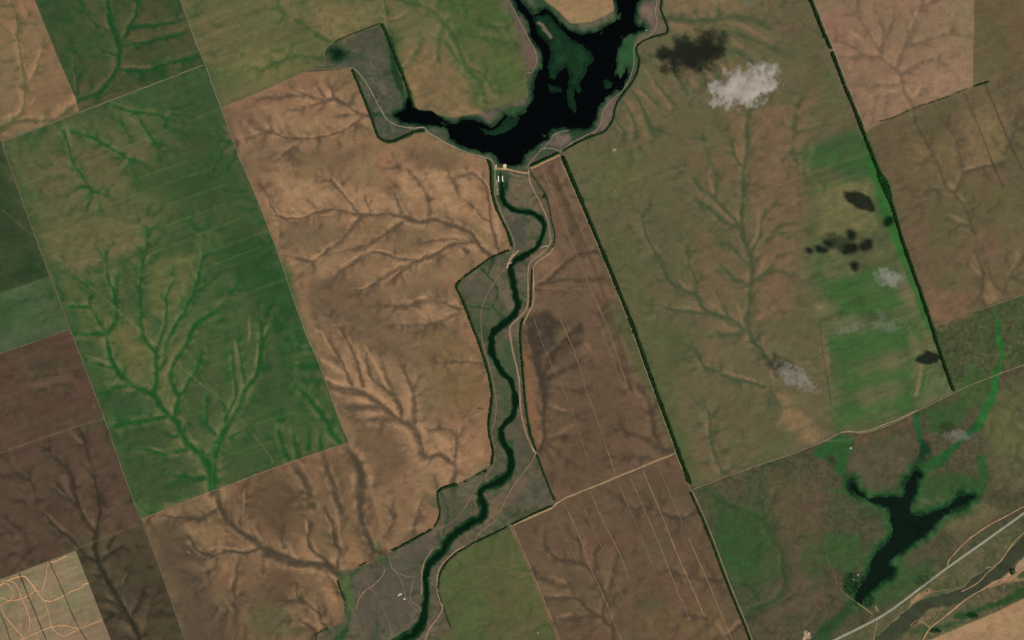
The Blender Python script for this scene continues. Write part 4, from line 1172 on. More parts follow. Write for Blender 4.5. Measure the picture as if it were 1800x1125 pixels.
B = np.array(BROWN); _d = B[0, :2] - B[1, :2]; B = np.vstack([[*(B[0, :2] + _d * 3), 12], B]); _d = B[-1, :2] - B[-2, :2]; B = np.vstack([B, [*(B[-1, :2] + _d * 5), 12]])
Bs, (Bw,) = smooth_with(B)
s_brown = line_sdf(Bs, Bw, 24) + (n_sml - .5) * 4 + (n_mid - .5) * 6
# ------------------------------------------------------------------ named patches
for ln in PATCH.strip().splitlines():
    a, b = ln.split('|'); s, soft, wp, c = a.split()
    P = extend_poly(pts(b)); s = float(s); soft = float(soft)
    if len(P) < 3: continue
    d = poly_sdf(P, soft * 1.5, 'w' if wp == 'w' else 's')
    mk = sstep(soft * .75, -soft * .75, d + (n_mid - .5) * soft * 1.4)
    mk = mk * min(1, s * 1.3) * (1 if soft < 6 else (.65 + .7 * n_sml))
    cc = np.array([float(v) for v in c.split(',')], np.float32)
    tgt = cc[None, None, :] * (1 + (n_sml - .5) * .2 + par[..., 2] * (n_str - .5) * .22)[..., None]
    # a patch ends where its own field ends
    col = col + (tgt - col) * np.clip(mk, 0, 1)[..., None]

# ------------------------------------------------------------------ gullies
core = np.zeros((NY, NX), np.float32); rim = np.zeros((NY, NX), np.float32); wide = np.zeros((NY, NX), np.float32)
near_d = np.full((NY, NX), 99, np.float32); near_s = np.zeros((NY, NX), np.float32); near_k = np.zeros((NY, NX), np.float32)
prox = np.zeros((NY, NX), np.float32); prox_max = np.zeros((NY, NX), np.float32)
def reach(P, W, st, key):
    """how close each spot is to this gully, and how far along it"""
    pk = np.zeros((NY, NX), np.float32)
    run = 0.0; R_ = 48
    for i in range(1, len(P)):
        a, b = P[i - 1], P[i]; L_ = np.hypot(*(b - a))
        w = window(min(a[0], b[0]) - R_, min(a[1], b[1]) - R_, max(a[0], b[0]) + R_, max(a[1], b[1]) + R_)
        if w[0].stop > w[0].start and w[1].stop > w[1].start:
            d, t = seg_dist(SX[w], SY[w], a, b)
            q = d - W[i] * .8
            up = q < near_d[w]
            sd = np.sign((b[0] - a[0]) * (SY[w] - a[1]) - (b[1] - a[1]) * (SX[w] - a[0]))
            near_d[w] = np.where(up, q, near_d[w]); near_s[w] = np.where(up, run + t * L_, near_s[w])
            near_k[w] = np.where(up, key * 13.7 + sd * 5.1, near_k[w])
            pk[w] = np.maximum(pk[w], np.exp(-(d / (9 + W[i] * 2.2)) ** 2) * min(1, st[i] * 1.2))
        run += L_
    global prox, prox_max
    prox += pk; prox_max = np.maximum(prox_max, pk)
def carve(P, W, st, owner=None):
    for i in range(1, len(P)):
        a, b = P[i - 1], P[i]
        wm = max(W[i - 1], W[i]); r = wm * 4.2 + 9
        w = window(min(a[0], b[0]) - r, min(a[1], b[1]) - r, max(a[0], b[0]) + r, max(a[1], b[1]) + r)
        if w[0].stop <= w[0].start or w[1].stop <= w[1].start: continue
        d, t = seg_dist(SX[w], SY[w], a, b)
        hw = W[i - 1] * (1 - t) + W[i] * t
        s = st[i - 1] * (1 - t) + st[i] * t
        c = (.62 * np.exp(-(d / (hw * .8 + .35)) ** 2) + .38 * np.exp(-(d / (hw * 1.5 + 1.2)) ** 2)) * s
        q = np.exp(-((d - hw * 1.7 - 1.6) / (hw * .7 + 2.4)) ** 2) * s
        v = np.exp(-(d / (hw * 2.4 + 3.5)) ** 2) * s
        if owner is not None:
            g = (fid[w] == owner)
            c = c * g; q = q * g; v = v * g
        core[w] = np.maximum(core[w], c); rim[w] = np.maximum(rim[w], q); wide[w] = np.maximum(wide[w], v)
tr = random.Random(5); ALLG = []
for gi, ln in enumerate(GUL.strip().splitlines()):
    a, b = ln.split('|'); st, w0, w1, nt = [float(v) for v in a.split()]
    P = smooth(extend_line(pts(b)), 4.0)
    n = len(P)
    L = np.linspace(0, 1, n)
    W = w0 * .74 + (w1 - w0) * .74 * L
    fade = np.clip(L * n / 6 + .25, 0, 1)
    carve(P, W, st * fade)
    reach(P, W, st * fade, gi)
    ALLG.append(P)
    k = int(nt * max(1.0, n * 4 / 60.0) * 1.25)
    for q in range(k):
        i = tr.randint(max(1, n // 8), n - 2) if n > 4 else n // 2
        side = tr.choice((-1, 1))
        d = P[max(0, i - 1)] - P[min(n - 1, i + 1)]; d = d / (np.hypot(*d) + 1e-6)
        an = side * math.radians(tr.uniform(28, 62))
        ln_ = tr.uniform(9, 36) * (.6 + .4 * st); cur = side * tr.uniform(-.03, .008)
        pp = [P[i].copy()]; h = math.atan2(d[1], d[0]) + an
        for s_ in range(int(ln_ / 3.5)):
            h += cur + tr.uniform(-.16, .16)
            pp.append(pp[-1] + 3.5 * np.array([math.cos(h), math.sin(h)]))
        pp = np.array(pp)[::-1]
        if len(pp) < 3: continue
        own = fid[int(np.clip((P[i][1] - Y0) / STEP, 0, NY - 1)), int(np.clip((P[i][0] - X0) / STEP, 0, NX - 1))]
        LL = np.linspace(.15, 1, len(pp))
        carve(pp, 2.4 - 1.5 * LL + .3 * W[i] * LL, (.25 + .5 * LL) * st * tr.uniform(.4, .95), own)
brk = .72 + .56 * n_sml
# spurs and side hollows that run up the slopes from each gully
fq = near_s + np.maximum(near_d, 0) * 1.05
fe = .6 * vnoise(fq / 8.5, near_d / 34 + near_k, 90) + .4 * vnoise(fq / 3.9, near_d / 18 + near_k, 91)
fade_d = np.exp(-(np.maximum(near_d - 3, 0) / 24) ** 2) * sstep(-1, 5, near_d) * np.clip(prox_max * 1.6, .25, 1)
fdark = sstep(.50, .26, fe) * fade_d; fpale = sstep(.54, .80, fe) * fade_d
second = np.clip(prox - prox_max, 0, 1) * sstep(1.5, 6, near_d)
rimn = rim * (1 - core) * sstep(.3, .62, n_mid * .5 + n_sml * .5) * 1.0
col = mixc(col, T_core[fid] * (1 + (n_sml - .5) * .15)[..., None], np.clip(wide * .46 * par[..., 0] * brk, 0, 1))
col = mixc(col, T_core[fid] * (1 + (n_sml - .5) * .15)[..., None], np.clip(fdark * .4 * par[..., 0] * brk, 0, 1))
col = mixc(col, T_rim[fid], np.clip((fpale * .35 + second * .85) * par[..., 1] * brk, 0, .9))
col = mixc(col, T_rim[fid] * (1 + (n_sml - .5) * .18)[..., None], np.clip(rimn * par[..., 1], 0, 1))
col = mixc(col, T_core[fid] * (1 + (n_sml - .5) * .2)[..., None], np.clip(core * par[..., 0] * brk * 1.05, 0, 1))

# ------------------------------------------------------------------ rills: rain running down the slopes towards the gullies
def boxblur(A, r):
    for ax in (0, 1):
        k = 2 * r + 1
        Pd = np.pad(A, [(r + 1, r) if ax == i else (0, 0) for i in (0, 1)], mode='edge').cumsum(ax, dtype=np.float64)
        A = ((Pd[k:] - Pd[:-k]) if ax == 0 else (Pd[:, k:] - Pd[:, :-k])) / k
    return A.astype(np.float32)
cs = 8
cgx = GX[::cs, ::cs]; cgy = GY[::cs, ::cs]
GP = np.vstack(ALLG).astype(np.float32)
cd = np.full(cgx.shape, 1e6, np.float32)
for q in range(0, len(GP), 200):
    B_ = GP[q:q + 200]
    cd = np.minimum(cd, ((cgx[..., None] - B_[:, 0]) ** 2 + (cgy[..., None] - B_[:, 1]) ** 2).min(-1))
cd = np.sqrt(cd)
jj = np.minimum(np.arange(NY) / cs, cd.shape[0] - 1.001); ii = np.minimum(np.arange(NX) / cs, cd.shape[1] - 1.001)
j0 = jj.astype(int)[:, None]; i0 = ii.astype(int)[None]; fj = (jj[:, None] - j0).astype(np.float32); fi = (ii[None] - i0).astype(np.float32)
D = (cd[j0, i0] * (1 - fi) + cd[j0, i0 + 1] * fi) * (1 - fj) + (cd[j0 + 1, i0] * (1 - fi) + cd[j0 + 1, i0 + 1] * fi) * fj
D = np.where(near_d < 40, np.maximum(near_d, 0), D)
for P_, W_ in ((lake_P, 0), (R[:, :2], 6), (np.array([(b_[0], b_[1]) for b_ in BROWN]), 10)):
    D = np.minimum(D, np.maximum(line_sdf(P_, None, 60, 'n') - W_, 0))
Hh = D.astype(np.float32) * .55 - .22 * near_s * (near_d < 60)
for sc_, am_ in ((46, 11), (22, 5.5), (10, 2.4), (5, 1.0)):
    Hh += am_ * (fbm(GX, GY, sc_, 2, 100 + sc_) - .5) * 2
Hh += .25 * n_fine
# eight neighbours: where does each cell drain?
best = np.full((NY, NX), 1e9, np.float32); tgt_ = np.full((NY, NX), -1, np.int64)
flat = np.arange(NX * NY).reshape(NY, NX)
for dy in (-1, 0, 1):
    for dx in (-1, 0, 1):
        if dx == 0 and dy == 0: continue
        L_ = math.hypot(dx, dy)
        ys = slice(max(0, -dy), NY - max(0, dy)); xs = slice(max(0, -dx), NX - max(0, dx))
        yt = slice(max(0, dy), NY + min(0, dy)); xt = slice(max(0, dx), NX + min(0, dx))
        sl = (Hh[yt, xt] - Hh[ys, xs]) / L_
        up = (sl < best[ys, xs]) & (sl < 0)
        best[ys, xs] = np.where(up, sl, best[ys, xs]); tgt_[ys, xs] = np.where(up, flat[yt, xt], tgt_[ys, xs])
order = np.argsort(-Hh.ravel(), kind='stable').tolist(); tl = tgt_.ravel().tolist(); acc = [1.0] * (NX * NY)
for q in order:
    t_ = tl[q]
    if t_ >= 0: acc[t_] += acc[q]
acc = np.log(np.array(acc, np.float32).reshape(NY, NX))
r0 = np.clip((acc - 2.6) / 3.6, 0, 1)
rill = boxblur(boxblur(r0, 1), 1) * 1.5 + boxblur(boxblur(r0, 3), 2) * 1.4
rill = np.clip(rill, 0, 1.6)
mean_ = boxblur(boxblur(rill, 12), 12)
rd = np.clip((rill - mean_) * 1.5, 0, 1); rp = np.clip((mean_ - rill) * 2.2, 0, 1)
where_ = .35 + .65 * np.exp(-(D / 40) ** 2)
col = mixc(col, T_core[fid] * (1 + (n_sml - .5) * .12)[..., None], np.clip(rd * .85 * par[..., 0] * where_, 0, .85))
col = mixc(col, T_rim[fid], np.clip(rp * .85 * par[..., 1] * where_ * (.5 + n_mid), 0, .8))
# ------------------------------------------------------------------ pale spurs
for ln in PALE.strip().splitlines():
    a, b = ln.split('|'); hw = float(a); P = smooth(pts(b), 4)
    if len(P) < 2: continue
    Wp = hw * np.sqrt(np.clip(1.15 - np.abs(np.linspace(-1, 1, len(P))), .08, 1))
    d = line_sdf(P, Wp, 14, 's') + (n_mid - .5) * 4 + (n_sml - .5) * 3
    sf = 1.0 + hw * .55
    mk = sstep(sf, -sf, d) * (.7 + .6 * n_sml) * (1 - .75 * core)
    own = fid[int((P[len(P) // 2][1] - Y0) / STEP), int((P[len(P) // 2][0] - X0) / STEP)]
    col = mixc(col, T_rim[fid] * (1 + (n_sml - .5) * .14)[..., None], np.clip(mk * .82, 0, 1) * (fid == own))
# ------------------------------------------------------------------ faint lines
for ln in FAINT.strip().splitlines():
    a, b = ln.split('|'); s, hw, c = a.split()
    P = smooth(extend_line(pts(b)), 5)
    d = line_sdf(P, None, 5, 'n')
    hw = float(hw)
    mk = np.exp(-(d / (hw + .35)) ** 2) * float(s) * (.35 + 1.1 * n_sml)
    col = mixc(col, [float(v) for v in c.split(',')], np.clip(mk, 0, 1))

# streams and strips of lush grass
GREENS = '''
.95 2.0 5 44,98,44|1749,536 1752,560 1755,595 1763,621 1760,645 1749,661
.95 5 7 42,98,46|1749,661 1747,685 1741,704 1731,720 1722,738 1715,752
.95 6 8 38,82,42|1715,752 1699,765 1680,782 1662,798 1645,812 1630,825
.9 5 6 38,80,44|1611,727 1613,745 1616,763 1620,778 1624,790
.95 7 9 24,52,32|1624,782 1620,800 1612,820 1606,836 1600,850
.85 3 3 40,80,40|1478,826 1485,842 1496,856 1500,862
.85 2 2 44,86,42|1450,858 1468,864 1480,866 1496,858
.85 7 5 44,82,42|1728,806 1726,830 1728,846 1722,862 1706,876 1690,884
.8 4 7 36,70,36|1680,1082 1710,1078 1735,1068 1770,1056 1800,1038
.75 4 4 48,76,42|1600,1112 1630,1108 1660,1102 1690,1092
.95 2.4 1.4 24,62,30|844,717 850,720
.85 1.6 1.4 30,62,36|845,472 856,484 866,492 870,505 876,517 874,524 869,530 868,540 874,548 884,556 889,561
.8 1.4 1.4 32,62,38|865,456 865,466 862,478 858,485
.85 1.6 1.4 28,60,34|820,537 840,541 858,544 869,542
.8 .8 .8 50,78,48|884,467 881,476 884,487 887,500 885,512 876,514
.8 1 1 40,66,40|914,518 925,514 934,512
.8 1 1 40,66,40|918,520 930,524 935,522
.8 1.2 1.2 56,60,46|630,127 642,133 656,133 668,134 687,130
.8 3.0 3 66,72,60|619,116 633,125 650,152 668,165 690,183 702,195
.85 5 5 28,56,34|684,70 692,110 700,140 710,165 716,185
.8 2.5 1.5 36,64,40|652,199 668,202 684,201 700,200
.7 1 1 44,62,44|652,199 656,204 660,206
.8 1.0 1.0 40,74,44|773,860 782,880 787,895 786,915 781,930 784,942
.8 1.2 2 48,78,46|663,1120 665,1100 668,1090 664,1115 670,1125
.8 1 1.2 50,68,46|900,825 912,828 919,826 922,818 932,812 941,800
.7 1.5 1.5 62,80,56|868,866 880,860 892,864 898,860
.8 4 3 38,66,42|887,311 893,325 889,335 883,342
.9 1.2 1.0 10,26,18|895,308 893,320 889,332
.7 1.2 1 44,60,42|955,346 942,343 933,346 928,352 928,364
.6 2 2 52,74,46|1316,600 1330,605 1345,627
.5 1.2 1.2 50,66,46|1680,1030 1683,1012 1672,1000
.6 1 1 36,60,38|1676,1012 1684,1032
.55 2.5 2 70,96,50|600,1030 618,1052 620,1075 612,1095 596,1115
'''
for ln in GREENS.strip().splitlines():
    a, b = ln.split('|'); s, w0, w1, c = a.split()
    P = smooth(extend_line(pts(b)), 4); W = np.linspace(float(w0), float(w1), len(P))
    d = line_sdf(P, W, 12, 'w') + (n_mid - .5) * (2 + W.max() * 1.6) + (n_sml - .5) * (1 + W.max() * .9)
    sf = .8 + W.max() * .38
    mk = sstep(sf, -sf, d) * float(s) * (.75 + .45 * n_sml)
    col = mixc(col, np.array([float(v) for v in c.split(',')], np.float32) * (1 + (n_sml - .5) * .35)[..., None], np.clip(mk, 0, 1))
BARE = '''
.8 1.6 2 150,122,94|1552,1125 1575,1092 1598,1068 1612,1048 1635,1036
.8 4 3 162,126,94|1604,1056 1618,1048 1634,1040
.6 2 2 128,106,80|1640,1040 1680,1036 1700,1030 1718,1020
.75 2.5 3 150,120,92|1735,998 1750,998 1765,985 1775,965 1800,948
.85 6 9 176,142,112|1765,1012 1782,1010 1792,998 1800,990
.85 3 4 150,118,88|1800,1018 1770,1020 1740,1030
.6 5 8 126,102,74|1600,1100 1625,1085 1650,1068 1672,1062
.7 1 1 150,120,92|1590,1108 1605,1100 1620,1092
.7 2 2 140,110,84|1340,205 1342,208
.8 1.4 1.4 166,142,116|1083,262 1079,264
.8 3.5 3.5 150,140,122|1416,1112 1422,1120
.85 3.0 4.0 172,140,108|1419,1114 1414,1124
.8 1.6 1 168,138,108|1538,1066 1543,1074
.7 3 3 176,156,124|870,296 870,292
.8 1.2 1.2 152,132,112|873,318 873,328 876,342
.55 1.6 1.6 134,114,96|893,302 905,308 920,310
.6 1.5 1.5 148,122,98|1126,78 1136,72 1150,66
.5 1.2 1.2 140,118,96|947,437 957,433
.6 1.6 1.6 126,104,88|939,32 955,28
.8 3.2 3.2 126,106,92|945,40 952,45 962,58 967,66
'''
for ln in BARE.strip().splitlines():
    a, b = ln.split('|'); s, w0, w1, c = a.split()
    P = smooth(extend_line(pts(b)), 4); W = np.linspace(float(w0), float(w1), len(P))
    d = line_sdf(P, W, 10)
    mk = sstep(1.3, -1.3, d) * float(s) * (.8 + .35 * n_sml)
    if s == '.8' and c == '126,106,92': bare_island = (mk, c); continue
    col = mixc(col, np.array([float(v) for v in c.split(',')], np.float32) * (1 + (n_sml - .5) * .25)[..., None], np.clip(mk, 0, 1))

# dark green ground under the tree belts, filling gaps between crowns
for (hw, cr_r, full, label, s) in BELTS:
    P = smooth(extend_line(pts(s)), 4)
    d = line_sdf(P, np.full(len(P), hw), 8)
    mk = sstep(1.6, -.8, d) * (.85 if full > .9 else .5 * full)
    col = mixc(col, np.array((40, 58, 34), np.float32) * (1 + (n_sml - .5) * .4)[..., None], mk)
# greens that ring the water
def ring(sd, reach, c, s, nz):
    global col
    mk = sstep(reach, reach * .25, sd + (nz - .5) * reach * .9) * s
    col = mixc(col, np.array(c, np.float32) * (1 + (n_sml - .5) * .55 + (n_mid - .5) * .3)[..., None], np.clip(mk, 0, 1))
land = np.isin(fid, [k for k, f in enumerate(FIELDS) if f[0] in ('shore', 'valley', 'pasture', 'grassland', 'river_meadow')]).astype(np.float32)
ring(np.where(land > 0, s_lake, 99), 15, (46, 68, 46), .75, n_mid)
ring(np.where(land > 0, s_lake, 99), 7.5, (24, 48, 32), .95, n_mid)
ring(s_lake, 2.5, (14, 32, 22), .95, n_mid)
ring(s_green + 1.0, 2.5, (42, 66, 42), .75, n_mid)
ring(s_green + 1.4, 0.6, (24, 55, 29), .95, n_mid)
ring(s_river, 1.2, (10, 34, 18), .95, n_mid)
ring(s_pond, 27, (54, 80, 46), .6, n_mid)
ring(s_pond, 17, (40, 78, 40), .85, n_mid)
ring(s_pond, 9, (22, 50, 30), .95, n_mid)
ring(s_brown, 6, (72, 84, 52), .4, n_mid)
ring(s_brown, 3.2, (112, 98, 74), .45, n_mid)
marsh = sstep(.50, .66, fbm(GX, GY, 7, 3, 170) * .55 + n_mid * .45)
near_w = np.clip(np.exp(-(np.maximum(np.minimum(s_pond, s_lake), 0) / 9) ** 2), 0, 1) * moor
col = mixc(col, (60, 82, 46), np.clip(marsh * near_w * .55, 0, 1))
# reed beds inside the lake
ring(s_reed, 1.5, (17, 38, 24), 1.0, n_mid)
mk = sstep(0, -9, s_reed + (n_mid - .5) * 14); col = mixc(col, np.array((27, 53, 32), np.float32) * (1 + (n_sml - .5) * .6 + (n_mid - .5) * .7)[..., None], mk * .75)
ring(s_reed4, 2, (20, 44, 28), 1.0, n_mid)
mk, c = bare_island; col = mixc(col, [float(v) for v in c.split(',')], np.clip(mk, 0, 1) * (s_reed < 0))

# ------------------------------------------------------------------ height
z = 3.0 * (n_big - .5) + 1.2 * (n_mid - .5)
away = sstep(2, 30, np.minimum.reduce([s_lake, s_river, s_pond, s_brown]))
z = z * (.15 + .85 * away)
z = z - wide * 6.5 * away - core * 1.2 * away - fdark * .6 * away - boxblur(rd, 1) * 4.5 * away + boxblur(np.clip(second, 0, 1), 3) * 4.0 * away
WATER_Z = -3.0
def basin(sd, steep=2.2):
    global z
    t = sstep(steep, -steep, sd)
    z = z * (1 - t) + (WATER_Z - 5.0) * t
z_land = z.copy()
reed_all = np.minimum(s_reed, s_reed4)
lk = np.maximum(s_lake, -(reed_all - .3))
basin(lk); basin(s_river, 1.6); basin(s_pond, 2.0); basin(s_brown, 2.0)
z = np.where(reed_all < 1.5, np.maximum(z, WATER_Z - .35 + .8 * sstep(1.0, -1.5, reed_all + (n_sml - .5) * 9 + (n_mid - .5) * 16)), z)
# the dam: a low bank across the valley mouth, with its deep outlet
d_dam = line_sdf(smooth(pts('868,296 895,298 920,304 932,301'), 3), None, 10, 'n')
z = np.maximum(z, 3.2 * sstep(3.4, 1.2, d_dam) - 6 * (d_dam > 3.4))
z = z.astype(np.float32)
hum = sstep(.60, .72, fbm(GX, GY, 8, 3, 175) * .6 + n_mid * .4) * np.where(np.minimum(s_pond, s_lake) > -7, 1, 0)
hum = hum * (np.minimum(s_pond, s_lake) < 1)
z = np.where(hum > .35, np.maximum(z, WATER_Z + .25), z).astype(np.float32)
def height(x, y):
    fx = np.clip((np.asarray(x, float) - X0) / STEP, 0, NX - 1.001); fy = np.clip((np.asarray(y, float) - Y0) / STEP, 0, NY - 1.001)
    i = fx.astype(int); j = fy.astype(int); a = fx - i; b = fy - j
    return (z[j, i] * (1 - a) + z[j, i + 1] * a) * (1 - b) + (z[j + 1, i] * (1 - a) + z[j + 1, i + 1] * a) * b

# ------------------------------------------------------------------ materials
def new_mat(name):
    m = bpy.data.materials.new(name); m.use_nodes = True
    b = m.node_tree.nodes['Principled BSDF']
    b.inputs['Roughness'].default_value = 1.0
    b.inputs['Specular IOR Level'].default_value = 0.0
    return m, m.node_tree, b

def noise_mul(nt, src, bsdf, layers):
    """multiply a colour by several world-space noises"""
    geo = nt.nodes.new('ShaderNodeNewGeometry')
    cur = src
    for (scale_m, det, lo, hi, stretch) in layers:
        mp = nt.nodes.new('ShaderNodeMapping'); mp.vector_type = 'POINT'
        mp.inputs['Rotation'].default_value = (0, 0, math.radians(-20.8))
        mp.inputs['Scale'].default_value = (1 / stretch, 1, 1)
        nt.links.new(geo.outputs['Position'], mp.inputs['Vector'])
        nz = nt.nodes.new('ShaderNodeTexNoise'); nz.inputs['Scale'].default_value = 1 / scale_m
        nz.inputs['Detail'].default_value = det; nz.inputs['Roughness'].default_value = .6
        nt.links.new(mp.outputs[0], nz.inputs['Vector'])
        mr = nt.nodes.new('ShaderNodeMapRange'); mr.inputs['From Min'].default_value = .3; mr.inputs['From Max'].default_value = .7
        mr.inputs['To Min'].default_value = lo; mr.inputs['To Max'].default_value = hi
        nt.links.new(nz.outputs[0], mr.inputs['Value'])
        vm = nt.nodes.new('ShaderNodeVectorMath'); vm.operation = 'SCALE'
        nt.links.new(cur, vm.inputs[0]); nt.links.new(mr.outputs[0], vm.inputs['Scale'])
        cur = vm.outputs[0]
    nt.links.new(cur, bsdf.inputs['Base Color'])

m_ground, nt, b = new_mat('soil_and_crop')
at = nt.nodes.new('ShaderNodeAttribute'); at.attribute_name = 'soil'
noise_mul(nt, at.outputs['Color'], b, [(26, 4, .91, 1.09, 1.0), (22, 3, .95, 1.05, 7.0), (150, 3, .96, 1.04, 1.0)])
m_far, nt, b = new_mat('far_fields')
geo = nt.nodes.new('ShaderNodeNewGeometry'); mp = nt.nodes.new('ShaderNodeMapping')
mp.inputs['Rotation'].default_value = (0, 0, math.radians(-20.8)); mp.inputs['Scale'].default_value = (1 / 2100, 1 / 3400, 0)
nt.links.new(geo.outputs['Position'], mp.inputs['Vector'])
vo = nt.nodes.new('ShaderNodeTexVoronoi'); vo.distance = 'CHEBYCHEV'; vo.inputs['Randomness'].default_value = .55; vo.inputs['Scale'].default_value = 1
nt.links.new(mp.outputs[0], vo.inputs['Vector'])
sp = nt.nodes.new('ShaderNodeSeparateColor'); nt.links.new(vo.outputs['Color'], sp.inputs[0])
cr = nt.nodes.new('ShaderNodeValToRGB'); cr.color_ramp.interpolation = 'CONSTANT'
for i, c in enumerate([(60, 84, 46), (112, 92, 68), (90, 90, 58), (132, 104, 78), (80, 72, 54), (98, 92, 62)]):
    e = cr.color_ramp.elements[0] if i == 0 else (cr.color_ramp.elements[1] if i == 1 else cr.color_ramp.elements.new(i / 6))
    e.position = i / 6; e.color = (*alb(c), 1)
nt.links.new(sp.outputs[0], cr.inputs[0])
noise_mul(nt, cr.outputs[0], b, [(26, 4, .9, 1.1, 1.0), (700, 4, .8, 1.2, 1.0), (120, 3, .93, 1.07, 6.0)])

def water_mat(name, c, rough=.12):
    m, nt, b = new_mat(name)
    b.inputs['Base Color'].default_value = (*alb(c), 1)
    b.inputs['Roughness'].default_value = rough
    b.inputs['Specular IOR Level'].default_value = .1
    geo = nt.nodes.new('ShaderNodeNewGeometry')
    nz = nt.nodes.new('ShaderNodeTexNoise'); nz.inputs['Scale'].default_value = .05; nz.inputs['Detail'].default_value = 3
    nt.links.new(geo.outputs['Position'], nz.inputs['Vector'])
    bp = nt.nodes.new('ShaderNodeBump'); bp.inputs['Strength'].default_value = .04; bp.inputs['Distance'].default_value = 1.0
    nt.links.new(nz.outputs[0], bp.inputs['Height']); nt.links.new(bp.outputs[0], b.inputs['Normal'])
    rgb = nt.nodes.new('ShaderNodeRGB'); rgb.outputs[0].default_value = (*alb(c), 1)
    noise_mul(nt, rgb.outputs[0], b, [(120, 4, .8, 1.2, 1.0)])
    return m
m_lake = water_mat('lake_water', (4, 6, 6)); m_river = water_mat('weedy_water', (8, 29, 13), .25)
m_pond = water_mat('pond_water', (13, 27, 17)); m_brown = water_mat('silty_water', (57, 62, 45), .3)

# ------------------------------------------------------------------ meshes
COL = scene.collection
def link(name, me, parent=None, **props):
    o = bpy.data.objects.new(name, me); COL.objects.link(o)
    if parent is not None: o.parent = parent
    for k, v in props.items(): o[k] = v
    return o

def mesh_np(name, V, F, mat, colors=None, smooth_=True, attr='soil'):
    me = bpy.data.meshes.new(name)
    V = np.asarray(V, np.float32); F = np.asarray(F, np.int32)
    k = F.shape[1]
    me.vertices.add(len(V)); me.vertices.foreach_set('co', V.ravel())
    me.loops.add(F.size); me.loops.foreach_set('vertex_index', F.ravel())
    me.polygons.add(len(F)); me.polygons.foreach_set('loop_start', np.arange(0, F.size, k, dtype=np.int32))
    me.update(calc_edges=True)
    if smooth_: me.polygons.foreach_set('use_smooth', np.ones(len(F), bool))
    if colors is not None:
        ca = me.color_attributes.new(attr, 'FLOAT_COLOR', 'POINT')
        C4 = np.ones((len(V), 4), np.float32); C4[:, :3] = colors
        ca.data.foreach_set('color', C4.ravel())
    me.materials.append(mat)
    me.update()
    return me

def wx(x): return (np.asarray(x, float) - 900.0) * PX
def wy(y): return (562.5 - np.asarray(y, float)) * PX

colA = alb(np.clip(col, 2, 250)).astype(np.float32)
VX = wx(GX).astype(np.float32); VY = wy(GY).astype(np.float32)
allV = np.stack([VX, VY, z], -1).reshape(-1, 3)
allC = colA.reshape(-1, 3)
idx = np.arange(NX * NY, dtype=np.int32).reshape(NY, NX)
quads = np.stack([idx[:-1, :-1], idx[1:, :-1], idx[1:, 1:], idx[:-1, 1:]], -1)   # counterclockwise seen from above
cell = fid[:-1, :-1]
REEDC = NF
cell = np.where((reed_all[:-1, :-1] < 1.0) & (s_lake[:-1, :-1] < 3), REEDC, cell)
for k in range(NF + 1):
    Q = quads[cell == k]
    if not len(Q): continue
    used, inv = np.unique(Q.ravel(), return_inverse=True)
    me = mesh_np('ground', allV[used], inv.reshape(-1, 4), m_ground, allC[used])
    if k < NF:
        link(FIELDS[k][0], me, kind='structure', label=FIELDS[k][1])
    else:
        link('reed_bed', me, kind='stuff', label='dark green beds of reeds standing in the black lake')

# beyond the picture: one ring of open country out to the horizon
xa, xb, ya, yb = wx(gx[0]), wx(gx[-1]), wy(gy[0]), wy(gy[-1])
far = 90000.0
V = []; F = []
def strip(xs, ys):
    o = len(V)
    for yv in ys:
        for xv in xs: V.append((xv, yv, -1.2))
    n = len(xs)
    for j in range(len(ys) - 1):
        for i in range(n - 1):
            a = o + j * n + i; F.append((a, a + 1, a + n + 1, a + n))
strip(np.linspace(-far, float(xa), 20), np.linspace(-far, far, 30))
strip(np.linspace(float(xb), far, 20), np.linspace(-far, far, 30))
strip(np.linspace(float(xa), float(xb), 12), np.linspace(float(ya), far, 20))
strip(np.linspace(float(xa), float(xb), 12), np.linspace(-far, float(yb), 20))
link('terrain', mesh_np('terrain', V, F, m_far), kind='structure', label='open country beyond the picture')

# water sheets: a sheet at the water's level; the banks rise through it
def water_cells(sd, out, name, mat, label):
    mk = (sd[:-1, :-1] < out) & (sd[:-1, :-1] > -900)
    Q = quads[mk]; used, inv = np.unique(Q.ravel(), return_inverse=True)
    Vw = allV[used].copy(); Vw[:, 2] = WATER_Z
    link(name, mesh_np(name, Vw, inv.reshape(-1, 4), mat), kind='structure', label=label)
grab = (GY < 299.5)
s_lake_w = np.where(grab, s_lake, 99)
own = np.argmin(np.stack([s_lake_w, s_river, s_pond, s_brown]), 0)
for k, (sd, name, mat, label) in enumerate([
        (s_lake_w, 'lake', m_lake, 'black forked lake behind the dam'),
        (s_river, 'river', m_river, 'dark green winding river below the dam'),
        (s_pond, 'pond', m_pond, 'dark forked pond in the lower right'),
        (s_brown, 'brown_river', m_brown, 'silty brown river beyond the highway')]):
    water_cells(np.where(own == k, sd, 99), 4.0, name, mat, label)
# ------------------------------------------------------------------ roads and tracks
mats = {}
def plain(c, rough=1.0, lo=.88, hi=1.1, sc=30):
    key = (tuple(c), lo)
    if key not in mats:
        m, nt, b = new_mat('surface_%d_%d_%d' % tuple(c))
        b.inputs['Roughness'].default_value = rough
        rgb = nt.nodes.new('ShaderNodeRGB'); rgb.outputs[0].default_value = (*alb(c), 1)
        noise_mul(nt, rgb.outputs[0], b, [(sc, 3, lo, hi, 1.0), (140, 2, lo + .05, hi - .03, 1.0)])
        mats[key] = m
    return mats[key]

